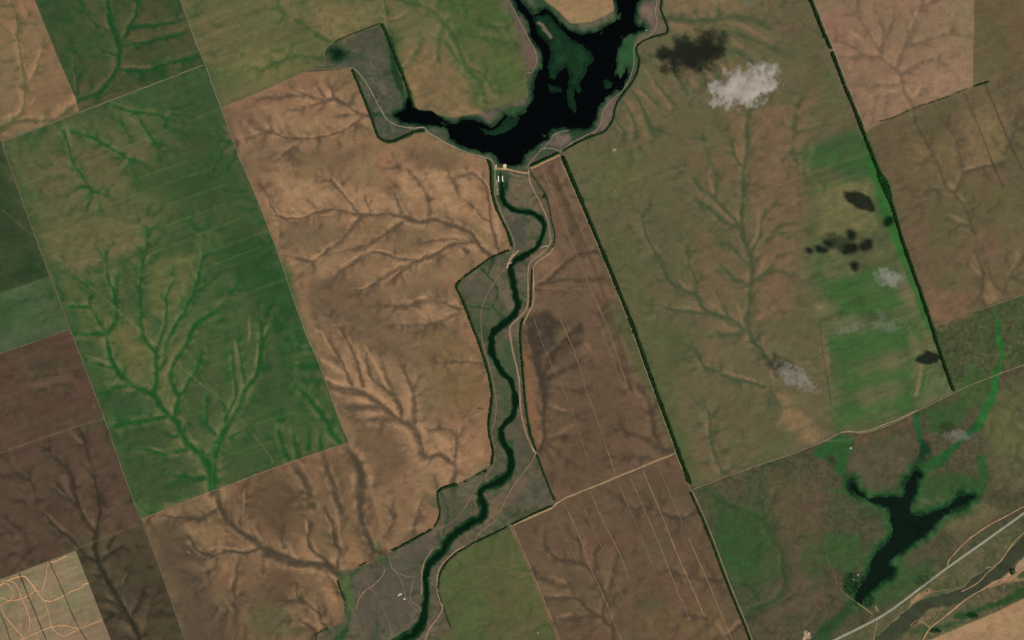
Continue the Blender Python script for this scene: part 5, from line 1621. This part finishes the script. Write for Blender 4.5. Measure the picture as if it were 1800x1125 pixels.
def ribbon(P, W, lift, crown=.25):
    """a road lying on the ground, its edges tucked in"""
    n = len(P)
    T = np.gradient(P, axis=0); T /= np.hypot(T[:, 0], T[:, 1])[:, None] + 1e-9
    N = np.stack([-T[:, 1], T[:, 0]], 1)
    V = []; F = []
    offs = (-1, -.5, 0, .5, 1)
    for i in range(n):
        for o_ in offs:
            x, y = P[i] + N[i] * o_ * W[i]
            zz = max(float(height(x, y)), float(height(*P[i])) - .5)
            V.append((float(wx(x)), float(wy(y)), zz + lift + crown * (1 - o_ * o_) - (.15 if abs(o_) == 1 else 0)))
    k = len(offs)
    for i in range(n - 1):
        for j in range(k - 1):
            a = i * k + j; F.append((a, a + k, a + k + 1, a + 1))
    return V, F
wob = random.Random(3)
seen_names = {}
for r, (name, hw, c, s, label) in enumerate(ROADS):
    P = smooth(extend_line(pts(s)), 2.5)
    if name != 'highway':
        P = P + np.stack([(fbm(P[:, 0], P[:, 1], 14, 2, 60) - .5) * 1.2, (fbm(P[:, 0], P[:, 1], 14, 2, 64) - .5) * 1.2], 1)
    W = hw * (1 + (0 if name == 'highway' else .45) * (fbm(P[:, 0] * 1.0, P[:, 1] * 1.0, 7, 2, 70) - .5) * 2)
    V, F = ribbon(P, W, .45 + .05 * r)
    me = mesh_np(name, V, np.array(F)[:, ::-1], plain(c, lo=.82, hi=1.12))
    o = link(name, me, kind='structure')
    o['label'] = label
# highway markings: a worn pale centre line and darker verge
P = smooth(extend_line(pts(ROADS[0][3])), 2.5)
V, F = ribbon(P, np.full(len(P), .22), 4.6, .0)
link('road_marking', mesh_np('road_marking', V, np.array(F)[:, ::-1], plain((196, 192, 176), lo=.8, hi=1.05)), kind='structure', label='pale centre line of the highway')

# ------------------------------------------------------------------ trees
PHI = (1 + 5 ** .5) / 2
_ico = np.array([(-1, PHI, 0), (1, PHI, 0), (-1, -PHI, 0), (1, -PHI, 0), (0, -1, PHI), (0, 1, PHI), (0, -1, -PHI), (0, 1, -PHI),
                 (PHI, 0, -1), (PHI, 0, 1), (-PHI, 0, -1), (-PHI, 0, 1)], float); _ico /= np.linalg.norm(_ico[0])
_icf = np.array([(0, 11, 5), (0, 5, 1), (0, 1, 7), (0, 7, 10), (0, 10, 11), (1, 5, 9), (5, 11, 4), (11, 10, 2), (10, 7, 6), (7, 1, 8),
                 (3, 9, 4), (3, 4, 2), (3, 2, 6), (3, 6, 8), (3, 8, 9), (4, 9, 5), (2, 4, 11), (6, 2, 10), (8, 6, 7), (9, 8, 1)])
m_leaf, nt, b = new_mat('foliage')
at = nt.nodes.new('ShaderNodeAttribute'); at.attribute_name = 'leaf'
noise_mul(nt, at.outputs['Color'], b, [(3, 3, .7, 1.25, 1.0)])
m_bark, nt, b = new_mat('bark'); b.inputs['Base Color'].default_value = (.09, .065, .045, 1)
tg = np.random.default_rng(77)
def crowns(C, rad, tone=(34, 60, 30)):
    """one mesh of many uneven crowns; C in picture pixels"""
    n = len(C)
    if n == 0: return None
    r = rad * tg.uniform(.5, 1.0, n)
    hz = r * tg.uniform(.8, 1.25, n)
    ang = tg.uniform(0, 6.28, n)
    V = np.repeat(_ico[None], n, 0) * (1 + tg.uniform(-.28, .28, (n, 12, 1)))
    ca, sa = np.cos(ang)[:, None], np.sin(ang)[:, None]
    x = V[..., 0] * ca - V[..., 1] * sa; y = V[..., 0] * sa + V[..., 1] * ca
    V = np.stack([x * r[:, None], y * r[:, None], V[..., 2] * hz[:, None]], -1)
    base = np.stack([wx(C[:, 0]), wy(C[:, 1]), height(C[:, 0], C[:, 1]) + hz * .95], -1)
    V = (V + base[:, None]).reshape(-1, 3)
    F = (_icf[None] + 12 * np.arange(n)[:, None, None]).reshape(-1, 3)
    t = np.array(tone, float)[None] * tg.uniform(.8, 1.22, (n, 1)); t[:, 0] *= tg.uniform(.9, 1.2, n)
    cc = np.repeat(alb(np.clip(t, 3, 200)), 12, 0)
    return V, F, cc
def trunks(C, rad):
    V = []; F = []
    for x, y in C:
        h0 = float(height(x, y)); X, Y = float(wx(x)), float(wy(y)); o_ = len(V); H = rad * .9; a = .35
        for zz, rr in ((-.5, a * 1.4), (H, a)):
            for k in range(4): V.append((X + rr * math.cos(k * 1.571), Y + rr * math.sin(k * 1.571), h0 + zz))
        for k in range(4): F.append((o_ + k, o_ + (k + 1) % 4, o_ + 4 + (k + 1) % 4, o_ + 4 + k))
    return V, F
def belt(name, C, rad, tone, label, cat, group=None):
    C = np.asarray(C)
    V, F, cc = crowns(C, rad, tone)
    root = link(name, None)
    root.location = (float(wx(C[:, 0].mean())), float(wy(C[:, 1].mean())), 0)
    root['label'] = label; root['category'] = cat
    if group: root['group'] = group
    off = np.array(root.location)
    cr_ = link('crown', mesh_np('crown', V - off, F, m_leaf, cc, False, 'leaf'), root, kind='stuff')
    V2, F2 = trunks(C[::2], rad)
    link('trunk', mesh_np('trunk', np.array(V2) - off, F2, m_bark), root, kind='stuff')
    return root
for (hw, cr_r, full, label, s) in BELTS:
    P = smooth(extend_line(pts(s)), 1.0)
    seg = np.r_[0, np.cumsum(np.hypot(*np.diff(P, axis=0).T))]
    L = seg[-1]
    dens = 5.0 * max(1.0, hw * 1.1) / cr_r * (3.6 if hw > 1.9 else 2.6)
    n = int(L * dens * full) + 4
    u = tg.uniform(0, L, n)
    # open places where the row is thin
    gap = vnoise(u / 9 + len(label), u * 0 + .5, 81)
    u = u[gap < full + .12] if full < .99 else u
    x = np.interp(u, seg, P[:, 0]); y = np.interp(u, seg, P[:, 1])
    e = 1.0
    dx = np.interp(np.minimum(u + e, L), seg, P[:, 0]) - np.interp(np.maximum(u - e, 0), seg, P[:, 0])
    dy = np.interp(np.minimum(u + e, L), seg, P[:, 1]) - np.interp(np.maximum(u - e, 0), seg, P[:, 1])
    dl = np.hypot(dx, dy) + 1e-9
    w_ = hw * (.8 + .5 * (vnoise(u / 12, u * 0, 83)))
    inner = np.maximum(.15, w_ - cr_r / PX * .55)
    t = tg.uniform(-1, 1, len(u)) * inner
    C = np.stack([x - dy / dl * t, y + dx / dl * t], 1)
    tone = (27, 50, 24) if hw >= 2.5 else ((30, 58, 28) if hw > 1 else (46, 68, 38))
    belt('tree_belt' if hw > 1.0 else 'bush_row', C, cr_r * (1 if hw > 1.4 else .85), tone, label, 'tree belt' if hw > 1.0 else 'bush row', 'tree belts between the fields')
for (cx, cy, rx, ry, n, r_, label) in GROVES:
    a = tg.uniform(0, 6.283, n); q = np.sqrt(tg.uniform(0, 1, n))
    lump = .65 + .6 * vnoise(np.cos(a) * 1.5 + cx, np.sin(a) * 1.5 + cy, 85)
    C = np.stack([cx + rx * q * lump * np.cos(a), cy + ry * q * lump * np.sin(a)], 1)
    if 'leaf shaped' in label:
        P = pts('1541,306 1549,304 1560,317 1568,341 1569,362 1563,356 1552,332')
        k = in_poly(P, tgx := tg.uniform(1541, 1570, 1100), tgy := tg.uniform(303, 363, 1100))
        C = np.stack([tgx[k], tgy[k]], 1)
    belt('grove', C, r_, (26, 66, 30) if 'leaf' in label or 'green' in label else (28, 56, 32), label, 'grove', 'small groves by the water')

# ------------------------------------------------------------------ dam works, huts, stones
def box(bm, cx, cy, z0, lx, ly, lz, rot=0.0, taper=1.0):
    vs = []
    for zz, k in ((z0, 1.0), (z0 + lz, taper)):
        for sx, sy in ((-1, -1), (1, -1), (1, 1), (-1, 1)):
            x = sx * lx / 2 * k; y = sy * ly / 2 * k
            vs.append(bm.verts.new((cx + x * math.cos(rot) - y * math.sin(rot), cy + x * math.sin(rot) + y * math.cos(rot), zz)))
    for f in ((3, 2, 1, 0), (4, 5, 6, 7), (0, 1, 5, 4), (1, 2, 6, 5), (2, 3, 7, 6), (3, 0, 4, 7)):
        bm.faces.new([vs[i] for i in f])
def gable(bm, cx, cy, z0, lx, ly, h, rot=0.0, over=.6):
    lx += over * 2; ly += over * 2
    P = [(-lx / 2, -ly / 2, 0), (lx / 2, -ly / 2, 0), (lx / 2, ly / 2, 0), (-lx / 2, ly / 2, 0), (-lx / 2, 0, h), (lx / 2, 0, h)]
    vs = [bm.verts.new((cx + x * math.cos(rot) - y * math.sin(rot), cy + x * math.sin(rot) + y * math.cos(rot), z0 + zz)) for x, y, zz in P]
    for f in ((0, 1, 5, 4), (2, 3, 4, 5), (1, 2, 5), (3, 0, 4), (3, 2, 1, 0)): bm.faces.new([vs[i] for i in f])
def obj(name, bm, mat, parent=None, **props):
    bmesh.ops.recalc_face_normals(bm, faces=bm.faces[:])
    me = bpy.data.meshes.new(name); bm.to_mesh(me); bm.free(); me.materials.append(mat)
    return link(name, me, parent, **props)
def thing(name, px, py, label, cat, group=None, rot=0.0, zoff=0.0):
    o = link(name, None, label=label, category=cat)
    o.location = (float(wx(px)), float(wy(py)), float(height(px, py)) + zoff); o.rotation_euler = (0, 0, rot)
    if group: o['group'] = group
    return o
m_conc = plain((214, 208, 190), lo=.92, hi=1.05, sc=8); m_rock = plain((196, 172, 134), lo=.8, hi=1.1, sc=6)
m_wall = plain((188, 176, 156), lo=.9, hi=1.05, sc=5); m_roof = plain((198, 186, 166), lo=.85, hi=1.08, sc=6); m_rust = plain((150, 112, 86), lo=.85, hi=1.1, sc=6)
m_dark = plain((46, 44, 40)); m_steel = plain((150, 156, 158))

# the two pale retaining walls of the outlet channel
for (x, y, lab) in ((876.2, 314.4, 'white concrete wall on the left side of the dam outlet'), (883.4, 314.2, 'white concrete wall on the right side of the dam outlet')):
    t = thing('outlet_wall', x, y, lab, 'wall', 'outlet walls below the dam', math.radians(5 if x > 880 else 0))
    t.location.z = -1.0
    bm = bmesh.new(); box(bm, 0, 0, -6, 7, 50, 9, 0, .93); obj('wall', bm, m_conc, t)
    bm = bmesh.new(); box(bm, 0, 0, 3.0, 7.6, 51, .8); obj('coping', bm, plain((232, 226, 210), lo=.95, hi=1.03), t)
    for k in range(4):
        bm = bmesh.new(); box(bm, (-1 if x < 880 else 1) * 4.2, -18 + 12 * k, -6, 2.0, 2.4, 8.4); obj('buttress', bm, m_conc, t)
# the intake tower head: a pale round platform in the lake by the dam
t = thing('intake_platform', 887.3, 291.5, 'pale round platform on the dam edge, right of the intake pool', 'platform')
t.location.z = 0
def disc(bm, cx, cy, z0, r0, r1, h, n=24):
    a = [bm.verts.new((cx + r0 * math.cos(6.2832 * k / n), cy + r0 * math.sin(6.2832 * k / n), z0)) for k in range(n)]
    c = [bm.verts.new((cx + r1 * math.cos(6.2832 * k / n), cy + r1 * math.sin(6.2832 * k / n), z0 + h)) for k in range(n)]
    for k in range(n): bm.faces.new((a[k], a[(k + 1) % n], c[(k + 1) % n], c[k]))
    bm.faces.new(c)
bm = bmesh.new(); disc(bm, 0, 0, -7, 19, 16, 11); obj('drum', bm, m_rock, t)
bm = bmesh.new(); box(bm, 0, -21, -7, 28, 34, 10.9, 0, .92); obj('causeway', bm, m_rock, t)
bm = bmesh.new(); disc(bm, 0, 0, 4.0, 15.2, 15.2, .8); obj('parapet', bm, plain((206, 186, 148)), t)
t = thing('intake_platform', 871.6, 292.2, 'small pale square platform at the left end of the dam', 'platform'); t.location.z = 0
bm = bmesh.new(); box(bm, 0, 0, -7, 15, 22, 11, 0, .9); obj('base', bm, m_rock, t)
bm = bmesh.new(); box(bm, 0, 2, 4.0, 9, 9, 3); obj('gate_house', bm, m_conc, t)
t = thing('intake_boom', 878.5, 288.3, 'thin pale boom across the intake pool', 'boom'); t.location.z = WATER_Z
bm = bmesh.new(); box(bm, 0, 0, -.2, 66, 2.0, 1.2, math.radians(-4)); obj('pontoon', bm, m_steel, t)
for k in range(5):
    bm = bmesh.new(); box(bm, -28 + 14 * k, 2 - k * 1.0, -.4, 4, 4, 1.9); obj('float', bm, m_conc, t)
# boulders
def rock_mesh(seed):
    rr = random.Random(seed); bm = bmesh.new(); bmesh.ops.create_icosphere(bm, subdivisions=1, radius=1)
    for v in bm.verts: v.co *= rr.uniform(.7, 1.25); v.co.z *= .6
    me = bpy.data.meshes.new('boulder'); bm.to_mesh(me); bm.free(); me.materials.append(m_roof if seed % 2 else m_rock); return me
rocks = [rock_mesh(s_) for s_ in range(5)]
rr = random.Random(9)
for k in range(26):
    yy = 317 + k * 1.0; xx = 873.3 + rr.uniform(-1.2, 1.4) + (1 if yy > 325 else 0)
    o = link('boulder', rocks[k % 5], label='pale boulder in the rubble heap beside the outlet channel', category='boulder', group='boulders beside the outlet channel')
    o.location = (float(wx(xx)), float(wy(yy)), float(height(xx, yy)) + 1.5); s_ = rr.uniform(2.2, 4.6); o.scale = (s_, s_ * rr.uniform(.7, 1.1), s_); o.rotation_euler = (0, 0, rr.uniform(0, 6))
def hut(px, py, lx, ly, h, rot, lab, wallm, roofm, group=None):
    t = thing('hut', px, py, lab, 'hut', group, math.radians(rot))
    bm = bmesh.new(); box(bm, 0, 0, -1, lx, ly, h + 1); obj('wall', bm, wallm, t)
    bm = bmesh.new(); gable(bm, 0, 0, h, lx, ly, h * .55, over=.7); obj('roof', bm, roofm, t)
    bm = bmesh.new(); box(bm, lx * .2, -ly / 2, 0, 2, .3, 2.4); obj('door', bm, m_dark, t)
    for k in (-.3, -.05):
        bm = bmesh.new(); box(bm, lx * k, -ly / 2, 1.2, 1.3, .24, 1.2); obj('window', bm, m_dark, t)
white = plain((196, 190, 174), lo=.94, hi=1.04)
hut(703.6, 1044.6, 26, 12, 4, 12, 'long pale hut on the common, left of the river bend', m_wall, plain((212, 198, 168)), 'huts on the common')
hut(700.0, 1047.0, 12, 10, 4, 70, 'small pale hut touching the long one', m_wall, m_roof, 'huts on the common')
hut(710.8, 1052.6, 14, 14, 4, 30, 'square pale hut below the long one', m_wall, plain((206, 190, 156)), 'huts on the common')
hut(690.5, 1051.0, 9, 7, 3, 0, 'tiny brownish hut on the common', m_rust, m_rust, 'huts on the common')
hut(1495.3, 787.5, 13, 12, 5, 20, 'white roofed hut beside the green clump under the farm track', m_wall, white)
hut(1508.0, 1010.3, 13, 7, 4, -10, 'white roofed hut left of the pond', m_wall, white)
hut(1500.5, 1018.5, 8, 6, 3, 30, 'tiny pale hut in the grove by the pond', m_wall, m_roof)
hut(1421.5, 1113.5, 20, 16, 4, 25, 'tan roofed barn by the bottom edge', m_wall, plain((206, 172, 136)), 'barns by the bottom edge')
hut(1413.5, 1121.5, 22, 13, 4, 60, 'tan roofed barn nearest the bottom edge', m_wall, plain((200, 162, 126)), 'barns by the bottom edge')
hut(1082.0, 312.0, 10, 8, 3, 0, 'dull shed in the olive field right of the long tree belt', m_rust, plain((140, 130, 104)))
hut(1081.5, 336.5, 9, 9, 3, 45, 'dull shed on the stony patch in the olive field', m_rust, plain((134, 126, 104)))
hut(945.5, 1112.5, 10, 10, 3, 45, 'small tan shed in the green wedge field', m_wall, plain((176, 150, 112)))
hut(1630.5, 1039.5, 14, 10, 4, 20, 'reddish roofed hut below the highway at the river bend', m_rust, plain((120, 72, 56)))
hut(1136.0, 53.0, 9, 6, 3, 20, 'white hut on the lake shore inlet', m_wall, white)
# fords and little causeways
def slab(px, py, lx, ly, rot, lab, mat, cat='causeway', nm='causeway'):
    t = thing(nm, px, py, lab, cat, None, math.radians(rot))
    t.location.z = -1.2
    bm = bmesh.new(); box(bm, 0, 0, -3, lx, ly, 5, 0, .94); obj('bank', bm, mat, t)
    bm = bmesh.new(); box(bm, 0, 0, 2.0, lx * .92, ly * .5, .3); obj('deck', bm, plain((176, 152, 122)), t)
slab(897, 462.5, 34, 9, 35, 'sandy causeway crossing the river halfway down the valley', plain((170, 138, 110)))
slab(957, 433.0, 62, 6, 14, 'pale stub of a causeway on the east bank of the river', plain((190, 172, 148)))
slab(1520.5, 1069.5, 176, 9, -36, 'grassy earth dam closing the foot of the pond', plain((98, 100, 68)), 'dam', 'earth_dam')

# ------------------------------------------------------------------ clouds
def cloud_mat(name, density, scale_m, thresh, seed):
    m = bpy.data.materials.new(name); m.use_nodes = True; nt = m.node_tree
    for n_ in list(nt.nodes): nt.nodes.remove(n_)
    out = nt.nodes.new('ShaderNodeOutputMaterial'); pv = nt.nodes.new('ShaderNodeVolumePrincipled')
    pv.inputs['Color'].default_value = (.95, .91, .86, 1); pv.inputs['Anisotropy'].default_value = .2
    nt.links.new(pv.outputs[0], out.inputs['Volume'])
    tc = nt.nodes.new('ShaderNodeTexCoord')           # object space: the mesh spans -1..1
    ln_ = nt.nodes.new('ShaderNodeVectorMath'); ln_.operation = 'LENGTH'; nt.links.new(tc.outputs['Object'], ln_.inputs[0])
    geo = nt.nodes.new('ShaderNodeNewGeometry')
    nz = nt.nodes.new('ShaderNodeTexNoise'); nz.noise_dimensions = '4D'; nz.inputs['W'].default_value = seed * 3.7
    nz.inputs['Scale'].default_value = 1 / scale_m; nz.inputs['Detail'].default_value = 5; nz.inputs['Roughness'].default_value = .68
    nt.links.new(geo.outputs['Position'], nz.inputs['Vector'])
    # density = clamp(noise*1.6 - |p|*0.75 - thresh)
    a = nt.nodes.new('ShaderNodeMath'); a.operation = 'MULTIPLY_ADD'; a.inputs[1].default_value = 3.4; a.inputs[2].default_value = -thresh - .62
    nt.links.new(nz.outputs[0], a.inputs[0])
    p2 = nt.nodes.new('ShaderNodeMath'); p2.operation = 'POWER'; p2.inputs[1].default_value = 2.0; nt.links.new(ln_.outputs['Value'], p2.inputs[0])
    s_ = nt.nodes.new('ShaderNodeMath'); s_.operation = 'MULTIPLY_ADD'; s_.inputs[1].default_value = -.8
    nt.links.new(p2.outputs[0], s_.inputs[0]); nt.links.new(a.outputs[0], s_.inputs[2])
    c = nt.nodes.new('ShaderNodeMath'); c.operation = 'MULTIPLY'; c.use_clamp = True; c.inputs[1].default_value = 2.5; nt.links.new(s_.outputs[0], c.inputs[0])
    d = nt.nodes.new('ShaderNodeMath'); d.operation = 'MULTIPLY'; d.inputs[1].default_value = density; nt.links.new(c.outputs[0], d.inputs[0])
    nt.links.new(d.outputs[0], pv.inputs['Density'])
    return m
def cloud(px, py, rx, ry, alt, thick, rot, density, scale_m, thresh, seed, label, apparent=True, group=None):
    bm = bmesh.new(); bmesh.ops.create_icosphere(bm, subdivisions=3, radius=1.0)
    me = bpy.data.meshes.new('cloud'); bm.to_mesh(me); bm.free()
    me.materials.append(cloud_mat('cloud', density, scale_m, thresh, seed))
    o = link('cloud', me, label=label, category='cloud')
    if group: o['group'] = group
    k = (1 - alt / CAM_H) if apparent else 1.0
    o.location = (float(wx(px)) * k, float(wy(py)) * k, alt)
    o.scale = (rx * PX, ry * PX, thick); o.rotation_euler = (0, 0, math.radians(rot))
    return o
cloud(1308, 153, 80, 44, 528, 85, 14, .034, 90, .58, 1, 'biggest pale cloud over the olive field, right of the lake')
cloud(1350, 120, 32, 18, 528, 36, -20, .010, 60, .5, 2, 'wisp joined to the upper right of the biggest cloud')
cloud(1211, 165, 16, 18, 528, 24, -10, .004, 80, .6, 3, 'tiny faint puff left of the biggest cloud')
cloud(1563, 490, 36, 20, 528, 36, -14, .018, 50, .48, 4, 'small pale cloud beside the right hand tree belt')
cloud(1400, 664, 52, 21, 110, 20, -28, .020, 50, .42, 5, 'ragged thin cloud over the lower olive field')
cloud(1685, 766, 34, 14, 110, 18, 8, .014, 45, .46, 6, 'thin wisp over the bright green stream')
cloud(1547, 553, 11, 13, 200, 18, 40, .010, 50, .6, 7, 'small white puff below the cloud beside the tree belt')
cloud(1492, 578, 34, 12, 160, 16, 14, .012, 45, .52, 8, 'faint wisp over the striped green strip, left one')
cloud(1560, 575, 36, 13, 160, 16, -10, .010, 45, .52, 9, 'faint wisp over the striped green strip, right one')
cloud(1258, 2, 18, 9, 528, 20, 10, .006, 80, .6, 10, 'faint puff touching the top edge')
cloud(1320, 14, 26, 14, 528, 22, -30, .0045, 90, .6, 11, 'faint puff just under the top edge')
# unseen clouds added out of frame, towards the sun, to shadow the green strip
SHADOW_CLOUDS = [(1513, 353, 2080, 30, 16, -24, 21, 'higher cloud east of the picture'), (1630, 629, 1330, 20, 13, 8, 22, 'high cloud east of the picture, farther south')]
for q, (sx, sy, rx, ry) in enumerate(((1497, 413, 8, 12), (1442, 438, 12, 8), (1422, 440, 6, 8), (1495, 438, 16, 9), (1523, 431, 15, 8), (1561, 390, 12, 7), (1502, 468, 11, 6), (1456, 428, 6, 9))):
    SHADOW_CLOUDS.append((sx, sy, 2620 + 30 * q, rx, ry, -20 + 15 * q, 30 + q, ['small high scrap of cloud east of the picture, ' + w for w in ('first of a row', 'second of a row', 'smallest of a row', 'fourth of a row', 'fifth of a row', 'outlying one', 'lowest one', 'next to the smallest')][q]))
for (sx, sy, alt, rx, ry, rot, sd, lab) in SHADOW_CLOUDS:
    d_ = alt / PX
    cloud(sx + d_ * SUN_PX[0] / _n, sy + d_ * SUN_PX[1] / _n, rx * 1.08, ry * .92, alt, 30 + rx * 1.2, rot, .22, 16 + rx * 1.6, .50, sd, lab, apparent=False)
